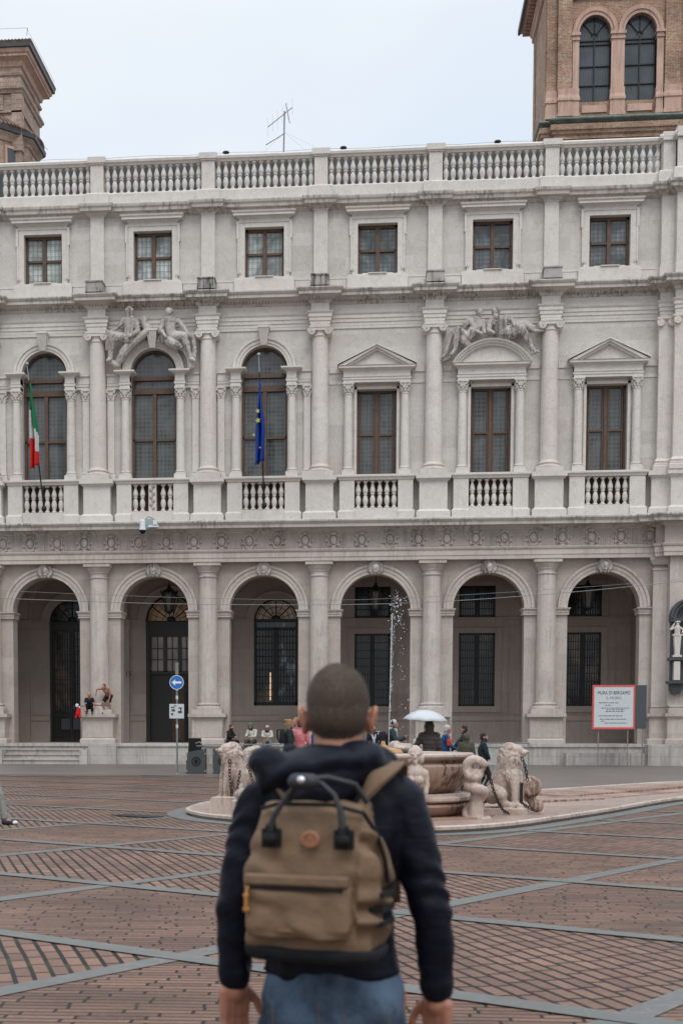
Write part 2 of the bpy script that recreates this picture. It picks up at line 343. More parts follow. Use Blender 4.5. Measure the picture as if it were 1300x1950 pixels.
    def rings(s, rings, n=20):    # rings: (cx,cy,cz,rx,ry[,power])
        v = []
        for g in rings:
            cx, cy, cz, rx, ry = g[:5]; pw = g[5] if len(g) > 5 else 2.0
            for j in range(n):
                a = 2*pi*j/n; ca, sa = cos(a), sin(a); e = 2/pw
                v.append((cx+rx*math.copysign(abs(ca)**e, ca), cy+ry*math.copysign(abs(sa)**e, sa), cz))
        N = len(rings)
        fs = [(i*n+j, i*n+(j+1) % n, (i+1)*n+(j+1) % n, (i+1)*n+j) for i in range(N-1) for j in range(n)]
        fs += [tuple(range(n))[::-1], tuple((N-1)*n+j for j in range(n))]
        s.add(v, fs)
    def xf(s, M_, start=0):
        for i in range(start, len(s.v)): s.v[i] = tuple(M_ @ Vector(s.v[i]))
        return s
    def mesh(s, name):
        me = bpy.data.meshes.new(name); me.from_pydata(s.v, [], s.f); me.validate(); me.update()
        b = bmesh.new(); b.from_mesh(me); bmesh.ops.recalc_face_normals(b, faces=b.faces); b.to_mesh(me); b.free()
        return me
    def build(s, name, mat, parent=None, smooth=False):
        me = s.mesh(name); return link(name, me, mat, parent, smooth)

def link(name, me, mat, parent=None, smooth=False):
    if isinstance(mat, str): mat = MT[mat]
    me.materials.clear(); me.materials.append(mat)
    if smooth:
        for p in me.polygons: p.use_smooth = True
        if smooth != 'all':
            try: me.set_sharp_from_angle(angle=radians(38))
            except Exception: pass
    o = bpy.data.objects.new(name, me); C.objects.link(o)
    if parent: o.parent = parent
    return o
def fuse(mb, name, mat, parent=None, voxel=.02, it=4, disp=0, dscale=8, fn=None):
    me = mb.mesh(name+'_raw'); o = bpy.data.objects.new('tmp', me); C.objects.link(o)
    m = o.modifiers.new('r', 'REMESH'); m.mode = 'VOXEL'; m.voxel_size = voxel; m.use_smooth_shade = True
    if it: q = o.modifiers.new('s', 'SMOOTH'); q.factor = .5; q.iterations = it
    dg = bpy.context.evaluated_depsgraph_get(); ev = o.evaluated_get(dg)
    nm = bpy.data.meshes.new_from_object(ev); nm.name = name
    bpy.data.objects.remove(o); bpy.data.meshes.remove(me)
    if disp or fn:
        nr = [v.normal.copy() for v in nm.vertices]
        for v, n_ in zip(nm.vertices, nr):
            d = 0
            if disp: d += disp*noise.noise(v.co*dscale)+disp*.5*noise.noise(v.co*dscale*2.3)
            if fn: d += fn(v.co)
            v.co += n_*d
    return link(name, nm, mat, parent, 'all')
def tag(o, label, cat, group=None):
    o['label'] = label; o['category'] = cat
    if group: o['group'] = group
    return o
def root(name, label, cat, loc=(0, 0, 0), rz=0, group=None):
    o = bpy.data.objects.new(name, None); C.objects.link(o); o.location = loc; o.rotation_euler = (0, 0, rz); o.empty_display_size = .2
    return tag(o, label, cat, group)
def struct(o): o['kind'] = 'structure'; return o
def copy(o, loc, parent=None, rz=None, scale=None):
    c = o.copy(); C.objects.link(c); c.location = loc
    if parent: c.parent = parent
    if rz is not None: c.rotation_euler = (0, 0, rz)
    if scale: c.scale = scale
    return c

# ================================================================== GROUND
m = MB(); m.add([(-900, -300, -.03), (900, -300, -.03), (900, 900, -.03), (-900, 900, -.03)], [(0, 1, 2, 3)])
struct(m.build('ground', 'ground'))
A1 = radians(56.8); n1 = Vector((-sin(A1), cos(A1))); d1 = Vector((cos(A1), sin(A1)))
A2 = radians(-33.0); n2 = Vector((-sin(A2), cos(A2))); d2 = Vector((cos(A2), sin(A2)))
OFF1 = {-1: 2.93, 0: 6.12, 1: 9.5, 2: 12.8}; OFF2 = {0: 6.93, 1: 9.8, 2: 12.92, 3: 16.0}
def o1(k): return OFF1.get(k, 6.18+3.3*k)
def o2(k): return OFF2.get(k, 6.9+3.03*k)
def node(a, b):
    # solve n1.p=a, n2.p=b
    det = n1.x*n2.y-n1.y*n2.x
    return Vector(((a*n2.y-b*n1.y)/det, (n1.x*b-n2.x*a)/det))
HS = {(0, 0): 'h', (-1, -1): 'h', (1, 0): 'h', (2, 1): 'h', (2, 2): 'h', (0, 2): 'h', (-1, 1): 'h', (0, -1): 's', (-1, 0): 's', (1, 1): 's', (0, 1): 's', (1, 2): 's', (-2, 2): 's'}
cells = {'h': MB(), 's': MB()}
for a in range(-14, 16):
    for b in range(-6, 18):
        q = [node(o1(a), o2(b)), node(o1(a), o2(b+1)), node(o1(a+1), o2(b+1)), node(o1(a+1), o2(b))]
        cy = sum(p.y for p in q)/4; cx = sum(p.x for p in q)/4
        if cy < -8 or cy > 50 or abs(cx) > 34: continue
        k = HS.get((a, b)) or ('s' if (a*7+b*5+a*b) % 5 in (0, 2) else 'h')
        cells[k].add([(p.x, p.y, 0) for p in q], [(0, 1, 2, 3)])
struct(cells['h'].build('brick_paving', 'pave_h')); struct(cells['s'].build('brick_paving', 'pave_s'))
def bands(fam, z):
    m = MB(); rnd = random.Random(fam)
    n_, d_, off = (n1, d1, o1) if fam == 1 else (n2, d2, o2)
    for k in (range(-14, 16) if fam == 1 else range(-6, 18)):
        pts = []
        for i in range(-60, 62):
            p = n_*off(k)+d_*(i*.8); 
            if -8 < p.y < 46.5 and abs(p.x) < 34: pts.append((p, .108+.03*noise.noise(Vector((i*.35, k*3.3, fam)))))
        for (p, w), (q, w2) in zip(pts, pts[1:]):
            m.add([(*(p+n_*w), z), (*(p-n_*w), z), (*(q-n_*w2), z), (*(q+n_*w2), z)], [(0, 1, 2, 3)])
    struct(m.build('stone_band', 'band'))
bands(1, .005); bands(2, .010)
m = MB(); m.slab([(-60, 45.6), (2.2, 45.8), (3.2, 33.5), (9, 33), (60, 33), (60, D+9), (-60, D+9)], -.02, .016)
struct(m.build('pavement', 'taupe'))
m = MB(); m.add([(-34, 44.3, .013), (34, 44.3, .013), (34, 44.75, .013), (-34, 44.75, .013)], [(0, 1, 2, 3)])
struct(m.build('stone_band', 'band'))
# fountain platform outline (world xy)
def spline(pts, k=8):
    out = []; n = len(pts)
    for i in range(n):
        p0, p1, p2, p3 = (Vector(pts[(i+j-1) % n]) for j in range(4))
        for s in range(k):
            t = s/k
            out.append(tuple(.5*((2*p1)+(-p0+p2)*t+(2*p0-5*p1+4*p2-p3)*t*t+(-p0+3*p1-3*p2+p3)*t**3)))
    return out
plat = spline([(-3.42, 25.2), (-2.95, 23.4), (-2.1, 22.3), (-1.0, 21.0), (.3, 20.3), (1.25, 20.65), (2.1, 21.6), (3.0, 23.2), (4.25, 25.6), (6.8, 30.6), (12, 38), (9, 39.5), (4.5, 34), (1.5, 30.5), (-1.5, 29.6), (-3.0, 28.2)])
def grow(pts, d):
    c = Vector((.6, 25)); o = []
    n = len(pts)
    for i in range(n):
        t = (Vector(pts[(i+1) % n])-Vector(pts[i-1])).normalized(); o.append(tuple(Vector(pts[i])+Vector((t.y, -t.x))*d))
    return o
m = MB(); m.slab(grow(plat, .42), -.02, .020); struct(m.build('stone_band', 'band'))

# ================================================================== PALAZZO
PZ = root('palazzo', 'long pale marble palace with arcade, columned windows and rooftop balustrade facing the square', 'palace', (0, D, 0))
COLX = [X0+5*i for i in range(-1, 5)]          # columns
BAY = [X0+5*i+2.5 for i in range(-1, 5)]       # bay centres, six bays
XL, XC1, XC2, XR = -20.5, 12.05, 12.62, 19.0   # left end, corner pilaster, pavilion front
def path(hw, dep, base=0., c1=.25, c2=.62, cols=True, s1=0., s2=0.):
    p = [(XL, -base)]
    if cols:
        for x in COLX: p += [(x-hw, -base), (x-hw, -base-dep), (x+hw, -base-dep), (x+hw, -base)]
    p += [(XC1+s1, -base), (XC1+s1, -base-c1), (XC2+s2, -base-c1), (XC2+s2, -base-c2), (XR, -base-c2)]
    return p
def part(mb, name, mat, parent=None, smooth=False): return mb.build(name, mat, parent or PZ, smooth)
# podium and steps
m = MB(); m.box(XL, 30, -1.05, 5.0, -.1, .905); m.box(XL, 30, -1.12, -1.0, .80, .93)
part(m, 'podium', 'podium')
m = MB(); m.box(-60, -16.9, -1.95, -1.13, -.1, .30)
for i, (zt, yo) in enumerate([(.26, 2.1), (.48, 1.75), (.70, 1.42)]): m.box(-16.6, -13.1, -yo, -1.06, -.1+.001*i, zt-.07); m.box(-16.6, -13.1, -yo-.06, -1.06, zt-.07, zt)
for x in (-16.95, -13.1): m.box(x, x+.34, -2.2, -1.06, -.1, .66)
part(m, 'step', 'podium')
m = MB(); m.box(-12.76, -11.5, -1.9, -1.06, -.1, .92); m.box(-11.5, -8.1, -1.7, -1.0, -.1, .86); m.box(-11.5, -8.2, -1.76, -1.0, .80, .88)
part(m, 'step_block', 'podium')
m = MB(); m.box(8.2, 30, -1.6, -1.06, -.1, .55); m.box(11.6, 30, -1.9, -1.06, -.1, .92)
part(m, 'plinth_course', 'podium')
# ground storey wall with arches
m = MB(); R = 1.56; ZS = 6.95
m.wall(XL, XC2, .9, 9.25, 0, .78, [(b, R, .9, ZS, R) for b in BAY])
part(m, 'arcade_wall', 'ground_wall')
# archivolts
am = MB(); am.arc(0, 0, [(1.56, -.05), (1.56, .05), (1.70, .05), (1.71, .08), (1.86, .08), (1.88, .14), (1.99, .15), (2.0, -.05)])
am0 = am.mesh('archivolt')
im_ = []
for sx in (-1, 1):
    im = MB(); im_.append(im)
    a, b = (-2.12, -1.50) if sx < 0 else (1.50, 2.12)
    im.box(a, b, -.10, .86, -.30, -.20); im.box(a-.04*(sx < 0), b+.04*(sx > 0), -.13, .88, -.20, -.12)
    im.taper(a, b, -.13, .9, -.12, a-.05, b+.05, -.2, .92, -.04); im.box(a-.06, b+.06, -.22, .93, -.04, 0)
im0 = [q.mesh('impost') for q in im_]
am0.materials.append(MT['ground_column']); [q.materials.append(MT['ground_column']) for q in im0]
for b in BAY:
    o = bpy.data.objects.new('archivolt', am0); C.objects.link(o); o.parent = PZ; o.location = (b, -.002, ZS)
    for q in im0: o = bpy.data.objects.new('impost', q); C.objects.link(o); o.parent = PZ; o.location = (b, 0, 6.93)
# carved head keystones
def mascaron(seed):
    r = random.Random(seed); m = MB()
    m.ell((0, -.18, 0), (.19, .18, .25)); m.ell((0, -.33, -.02), (.045, .07, .09)); m.ell((0, -.30, -.16), (.10, .07, .05))
    m.ell((-.075, -.30, .07), (.055, .05, .035)); m.ell((.075, -.30, .07), (.055, .05, .035)); m.ell((0, -.26, -.22), (.08, .07, .08))
    for i in range(13):
        a = -1.0+pi*1.64*i/12-.0; m.ell((.27*cos(a), -.12-.03*r.random(), .27*sin(a)+.02), (.085, .09, .085))
    m.box(-.2, .2, -.12, .05, -.24, .3)
    return m
msk = []
for k in range(3):
    o = fuse(mascaron(k), 'mascaron', 'statue', PZ, .022, 1, .02, 9); o.location = (BAY[k], 0, 8.74); msk.append(o)
for k in range(3, 6): copy(msk[(k*2) % 3], (BAY[k], 0, 8.74))
# ground columns
def disc_stack(prof): return [(r, z) for z, r in prof]
cm = MB()
cm.lathe([(.425, 2.76), (.428, 3.6), (.425, 4.6), (.412, 6.3), (.39, 8.36), (.42, 8.37), (.44, 8.41), (.42, 8.45), (.39, 8.46), (.39, 8.58), (.43, 8.6), (.44, 8.66), (.46, 8.68), (.54, 8.84), (.55, 8.88)], 0, 0, 36)
cm.box(-.60, .60, -.60, .4, 8.88, 9.03); cm.box(-.64, .64, -.64, .4, 9.03, 9.065)
cm.lathe([(.62, 2.46), (.63, 2.52), (.61, 2.59), (.52, 2.61), (.49, 2.64), (.54, 2.67), (.54, 2.71), (.44, 2.74), (.425, 2.76)], 0, 0, 36, cap=False)
cm.box(-.68, .68, -.68, .3, 2.26, 2.46)
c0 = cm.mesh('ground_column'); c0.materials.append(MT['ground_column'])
for p in c0.polygons: p.use_smooth = True
c0.set_sharp_from_angle(angle=radians(30))
pm = MB()
pm.box(-.70, .70, -.72, .3, .9, 2.06)
pm.box(-.80, .80, -.82, .3, .9, 1.10); pm.taper(-.80, .80, -.82, .3, 1.10, -.72, .72, -.74, .3, 1.17)
pm.taper(-.71, .71, -.73, .3, 2.04, -.82, .82, -.86, .3, 2.12); pm.box(-.85, .85, -.90, .3, 2.12, 2.262)
for s in (-1, 1): pm.box(s*.62-.05, s*.62+.05, -.74, -.7, 1.2, 2.02)
pm.box(-.56, .56, -.735, -.7, 1.2, 1.25); pm.box(-.56, .56, -.735, -.7, 1.97, 2.02)
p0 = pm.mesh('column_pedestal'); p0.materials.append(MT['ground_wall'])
for x in COLX:
    o = bpy.data.objects.new('ground_column', c0); C.objects.link(o); o.parent = PZ; o.location = (x, -.2, 0)
    o = bpy.data.objects.new('column_pedestal', p0); C.objects.link(o); o.parent = PZ; o.location = (x, 0, 0)
# pavilion at the right: body
m = MB(); m.box(XC2, XR, -.48, 4.6, .9, 26.9); m.box(XC1, XC2, -.12, 4.6, .9, 26.9)
part(m, 'pavilion_wall', 'wall')
m = MB()
m.box(XC1-.06, XC2-.01, -.32, -.10, 2.6, 8.5); m.box(XC1-.10, XC2-.01, -.36, -.1, 8.5, 8.6); m.taper(XC1-.08, XC2-.01, -.34, -.1, 8.75, XC1-.2, XC2-.01, -.45, -.1, 8.95); m.box(XC1-.22, XC2-.01, -.47, -.1, 8.95, 9.065)
m.box(XC2, XR, -.72, -.47, 2.6, 9.065)
part(m, 'corner_pilaster', 'ground_column')
m = MB(); pp = [(XC1-.12, 0), (XC1-.12, -.45), (XC2, -.45), (XC2, -.85), (XR, -.85)]
m.sweep([(0, .9), (.12, .9), (.12, 1.12), (.02, 1.18), (.02, 2.04), (.12, 2.12), (.16, 2.14), (.16, 2.27), (0, 2.27), (0, 2.46), (-.06, 2.50), (-.02, 2.56), (-.1, 2.62), (-.3, 2.62)], pp)
part(m, 'pavilion_plinth', 'ground_wall')
# entablature of the ground storey
m = MB()
m.sweep([(-.3, 9.066), (.42, 9.066), (.42, 9.24), (.45, 9.245), (.45, 9.46), (.50, 9.50), (.53, 9.57), (.53, 9.60), (.40, 9.60)], path(0, 0, 0, .25, .55, cols=False, s1=.35, s2=.1))
part(m, 'architrave', 'ground_column')
m = MB(); m.sweep([(-.3, 9.55), (.40, 9.55), (.40, 10.36), (-.3, 10.36)], path(0, 0, 0, .25, .55, cols=False, s1=.35, s2=.1))
meds = []
x = COLX[0]-.625-2.5
while x < XC1+.1:
    if x > XL+.4: meds.append(x)
    x += 1.25
for x in meds:                         # fluted panels between the medallions
    for k in range(7):
        xx = x+.625-.24+.08*k
        if xx < XC1+.2: m.box(xx-.024, xx+.024, -.425, -.39, 9.66, 10.28)
for k in range(9): m.box(XC2+.5+.1*k, XC2+.55+.1*k, -.975, -.94, 9.66, 10.28)
part(m, 'frieze', 'frieze')
def medallion(v):
    m = MB()
    m.ell((0, -.40, 0), (.17, .10, .23)); m.tube([(.235*cos(a), -.45, .27*sin(a)) for a in [2*pi*i/18 for i in range(18)]], .032, 6, closed=True)
    for k in range(8):
        a = 2*pi*k/8+.39*(v % 2); m.ell((.32*cos(a), -.42, .31*sin(a)), (.085, .06, .06) if v % 2 else (.06, .06, .085))
    if v == 2: m.box(-.15, .15, -.5, -.38, .22, .33)
    if v == 1: m.ell((0, -.48, 0), (.07, .05, .10))
    m.ell((0, -.44, -.33), (.15, .06, .045)); m.ell((0, -.44, .33), (.10, .06, .05))
    return m.mesh('medallion')
mm_ = [medallion(v) for v in range(3)]
for q in mm_:
    q.materials.append(MT['frieze'])
    for p in q.polygons: p.use_smooth = True
for i, x in enumerate(meds):
    o = bpy.data.objects.new('medallion', mm_[(i*5+i//3) % 3]); C.objects.link(o); o.parent = PZ; o.location = (x, 0, 9.97)
m = MB()
m.sweep([(-.3, 10.34), (.42, 10.34), (.45, 10.38), (.56, 10.43), (.60, 10.45), (.60, 10.48), (.95, 10.50), (.96, 10.62), (1.0, 10.66), (1.07, 10.74), (1.07, 10.80), (.9, 10.86), (-.3, 10.86)], path(0, 0, 0, .25, .55, cols=False, s1=.1, s2=.1))
part(m, 'ledge_cornice', 'cornice')
# ---------------- balcony level
m = MB()
m.wall(XL, XC2, 10.8, 12.80, 0, .6, [(b, .94, 10.9, 12.76, 0) for b in BAY])
part(m, 'balcony_back_wall', 'wall')
for b in BAY:
    m = MB(); m.box(b-.93, b+.93, .18, .25, 10.9, 12.76); part(m, 'balcony_door_panel', 'wood')
pm = MB()
pm.box(-.61, .61, -.62, .02, 10.86, 12.52); pm.box(-.74, .74, -.78, .02, 10.86, 11.14); pm.taper(-.74, .74, -.78, .02, 11.14, -.62, .62, -.63, .02, 11.24)
pm.taper(-.62, .62, -.63, .02, 12.46, -.73, .73, -.75, .02, 12.57); pm.box(-.76, .76, -.80, .02, 12.57, 12.76)
q0 = pm.mesh('balcony_pedestal'); q0.materials.append(MT['trim'])
for x in COLX:
    o = bpy.data.objects.new('balcony_pedestal', q0); C.objects.link(o); o.parent = PZ; o.location = (x, 0, 0)
bal_prof = [(.115, 0), (.115, .06), (.075, .07), (.065, .10), (.075, .14), (.115, .26), (.125, .36), (.10, .48), (.065, .56), (.062, .58), (.095, .595), (.10, .63), (.075, .65), (.09, .67), (.12, .73), (.12, .80), (.095, .90), (.06, 1.02), (.05, 1.09), (.08, 1.11), (.085, 1.13), (.115, 1.14), (.115, 1.2)]
bm_ = MB(); bm_.lathe([(r*.98, z) for r, z in bal_prof], n=14)
bal0 = bm_.mesh('balcony_baluster'); bal0.materials.append(MT['trim'])
for p in bal0.polygons: p.use_smooth = True
for bi, b in enumerate(BAY):
    m = MB()
    for s in (-1, 1):
        xa, xb = (b-1.62, b-.96) if s < 0 else (b+.96, b+1.62)
        m.box(xa, xb, -.48, -.05, 10.86, 12.60)
        m.box(xa-.08*(s < 0), xb+.08*(s > 0), -.54, -.02, 10.861, 11.20); m.taper(xa-.08*(s < 0), xb+.08*(s > 0), -.54, -.02, 11.20, xa, xb, -.482, -.02, 11.28)
    m.box(b-.96, b+.96, -.47, -.06, 10.862, 11.36)
    m.sweep([(0, 12.585), (.03, 12.585), (.06, 12.66), (.10, 12.69), (.13, 12.72), (.13, 12.80), (0, 12.83)], [(b-1.62, .0), (b-1.62, -.48), (b+1.62, -.48), (b+1.62, 0)])
    m.box(b-1.62, b+1.62, -.50, .0, 12.585, 12.829)
    if bi == 1: m.box(b-.17, b+.17, -.44, -.12, 11.36, 12.60)
    bc = part(m, 'balcony', 'trim')
    xs = [-.79, -.475, -.158, .158, .475, .79]
    if bi == 1: xs = [-.79, -.47, .47, .79]
    for xx in xs:
        o = bpy.data.objects.new('balcony_baluster', bal0); C.objects.link(o); o.parent = bc; o.location = (b+xx, -.27, 11.375)
    if bi == 1:
        m = MB(); 
        for k in range(7): m.ell((b+.05*(-1)**k, -.46, 11.5+.16*k), (.09, .05, .09))
        o = fuse(m, 'carved_panel', 'statue', bc, .025, 1)
m = MB(); m.sweep([(0, 10.86), (.28, 10.86), (.28, 11.14), (.18, 11.24), (.14, 11.24), (.14, 12.46), (.26, 12.57), (.30, 12.57), (.30, 12.76), (0, 12.76)], [(XC1-.1, 0), (XC1-.1, -.3), (XC2+.1, -.3), (XC2+.1, -.62), (XR, -.62)])
part(m, 'pavilion_pedestal', 'trim')
# ---------------- main storey
ARCH = BAY[:3]; RECT = BAY[3:]
m = MB()
ops = [(b, 1.04, 12.8, 17.62, 1.04) for b in ARCH]+[(b, .88, 12.8, 16.63, 0) for b in RECT]
m.wall(XL, XC2, 12.77, 20.9, 0, .8, ops)
part(m, 'main_wall', 'wall')
# ionic columns
cm = MB()
cm.lathe([(.378, 13.32), (.38, 14.3), (.375, 15.6), (.36, 17.4), (.34, 18.86), (.37, 18.87), (.38, 18.91), (.35, 18.94), (.35, 19.05), (.40, 19.12), (.40, 19.2)], 0, 0, 32)
cm.lathe([(.54, 12.96), (.56, 13.01), (.55, 13.07), (.46, 13.09), (.44, 13.13), (.49, 13.17), (.49, 13.21), (.40, 13.25), (.378, 13.32)], 0, 0, 32, cap=False)
cm.box(-.60, .60, -.58, .2, 12.762, 12.96)
for s in (-1, 1):
    sp = []
    for k in range(40):
        a = k*.40; r = .165*(1-k/46); sp.append((s*(.37+0)+s*r*cos(a)*1.0, -.40, 19.06+r*sin(a)))
    cm.tube(sp, [.035]*40, 5)
    st = len(cm.v); cm.lathe([(.165, -.36), (.165, .30)], n=18); cm.xf(Matrix.Translation((s*.37, 0, 19.06)) @ Matrix.Rotation(pi/2, 4, 'X'), st)
cm.box(-.36, .36, -.42, .2, 19.10, 19.22); cm.box(-.46, .46, -.44, .2, 19.22, 19.30)
i0 = cm.mesh('ionic_column'); i0.materials.append(MT['column'])
for p in i0.polygons: p.use_smooth = True
i0.set_sharp_from_angle(angle=radians(30))
for x in COLX:
    o = bpy.data.objects.new('ionic_column', i0); C.objects.link(o); o.parent = PZ; o.location = (x, -.22, 0)
m = MB()
m.box(XC1-.02, XC2-.002, -.40, -.1, 13.3, 19.2); m.box(XC2, XR, -.78, -.47, 13.3, 19.2)
m.sweep([(0, 12.765), (.18, 12.765), (.18, 12.96), (.16, 13.0), (.17, 13.06), (.08, 13.1), (.12, 13.18), (.03, 13.28), (0, 13.3)], [(XC1-.02, 0), (XC1-.02, -.40), (XC2, -.40), (XC2, -.78), (XR, -.78)])
m.sweep([(0, 19.12), (.06, 19.2), (.10, 19.22), (.10, 19.30), (0, 19.3)], [(XC1-.02, 0), (XC1-.02, -.40), (XC2, -.40), (XC2, -.78), (XR, -.78)])
for (x, y) in ((XC1+.02, -.44), (XC2-.08, -.44), (XC2+.08, -.82), (XC2+1.4, -.82)):
    sp = [(x+.16*(1-k/46)*cos(k*.4), y-.03, 19.05+.16*(1-k/46)*sin(k*.4)) for k in range(40)]; m.tube(sp, .033, 5)
    st = len(m.v); m.lathe([(.15, -.05), (.15, .10)], n=16); m.xf(Matrix.Translation((x, y, 19.05)) @ Matrix.Rotation(pi/2, 4, 'X'), st)
part(m, 'main_corner_pilaster', 'column')
# entablature of main storey, breaking forward over each column
pth = path(.45, .42, .06, .36, .74)
m = MB(); m.sweep([(-.3, 19.42), (0, 19.42), (0, 19.56), (.035, 19.565), (.035, 19.72), (.07, 19.725), (.07, 19.86), (.12, 19.92), (.14, 19.97), (-.05, 19.97)], path(.45, .38, .06, .36, .74))
m.sweep([(-.3, 19.3), (-.01, 19.3), (-.01, 19.42), (-.3, 19.42)], path(.42, .38, .06, .36, .74))
part(m, 'upper_architrave', 'trim')
m = MB(); m.sweep([(-.3, 19.96), (0, 19.96), (0, 20.36), (-.3, 20.36)], path(.40, .36, .06, .36, .74)); part(m, 'upper_frieze', 'trim')
m = MB()
m.sweep([(-.3, 20.34), (.02, 20.34), (.06, 20.38), (.10, 20.44), (.10, 20.50), (.20, 20.52), (.30, 20.58), (.50, 20.60), (.50, 20.72), (.55, 20.76), (.60, 20.83), (.60, 20.88), (.4, 20.93), (-.3, 20.93)], path(.42, .36, .06, .36, .74))
part(m, 'main_cornice', 'cornice')
m = MB(); x = XL; m.sweep([(-.05, 20.44), (.01, 20.44), (.01, 20.54), (-.05, 20.54)], path(.44, .36, .06, .25, .6))
xs_ = COLX
while x < XC1:
    near = min(abs(x-c) for c in COLX)
    fw = .36 if near < .44 else 0
    m.box(x, x+.075, -.06-.2-fw, -.06-fw, 20.45, 20.535); x += .14
part(m, 'dentil_band', 'cornice')
# blocks standing on the cornice above each column
bk = MB(); bk.taper(-.40, .40, -1.02, -.15, 20.93, -.37, .37, -.98, -.15, 21.36); bk.box(-.40, .40, -1.02, -.15, 21.36, 21.42)
k0 = bk.mesh('cornice_block'); k0.materials.append(MT['block'])
for x in COLX:
    o = bpy.data.objects.new('cornice_block', k0); C.objects.link(o); o.parent = PZ; o.location = (x, 0, 0)
# corinthian small columns
def corinth(flat=False):
    m = MB()
    if flat: m.box(-.15, .15, -.12, .1, 13.2, 16.38)
    else: m.lathe([(.20, 13.2), (.20, 14.2), (.19, 15.2), (.17, 16.34), (.19, 16.36), (.19, 16.39), (.165, 16.41)], n=22)
    h = .20 if flat else .25
    if flat: m.box(-.16, .16, -.14, .1, 16.38, 16.8)
    else: m.lathe([(.165, 16.38), (.17, 16.6), (.23, 16.80)], n=20)
    for row, (z, r, n, w) in enumerate([(16.50, .19, 8, .055), (16.62, .21, 8, .055), (16.74, .25, 4, .06)]):
        for k in range(n):
            a = 2*pi*(k+.5*(row == 1))/n+(pi/4 if row == 2 else 0)
            if flat and sin(a) > .3: continue
            yy = r*sin(a)*(1 if not flat else .8)
            m.ell((r*cos(a)*(.95), yy, z), (w, w, .075)); m.ell((r*1.18*cos(a), yy*1.18, z+.05), (w*.75, w*.75, .03))
    m.box(-h, h, -h, h if not flat else .1, 16.80, 16.87)
    pb = .25 if not flat else .2
    m.box(-pb-.02, pb+.02, -pb-.02, pb if not flat else .1, 12.84, 13.02)
    if flat: m.box(-.19, .19, -.16, .1, 13.02, 13.10); m.box(-.17, .17, -.14, .1, 13.12, 13.2)
    else: m.lathe([(.26, 13.02), (.27, 13.05), (.26, 13.09), (.215, 13.10), (.215, 13.12), (.24, 13.14), (.23, 13.17), (.20, 13.2)], n=22, cap=False)
    me = m.mesh('corinthian_column' if not flat else 'corinthian_half_pilaster'); me.materials.append(MT['trim'])
    for p in me.polygons: p.use_smooth = True
    me.set_sharp_from_angle(angle=radians(40)); return me
co0, cp0 = corinth(), corinth(True)
def put(me, name, loc, parent=PZ):
    o = bpy.data.objects.new(name, me); C.objects.link(o); o.parent = parent; o.location = loc; return o
for b in BAY:
    arch = b in ARCH
    for s in (-1, 1):
        put(co0, 'corinthian_column', (b+s*1.25, -.16, 0))
        if arch: put(cp0, 'corinthian_half_pilaster', (b+s*1.93, 0, 0))
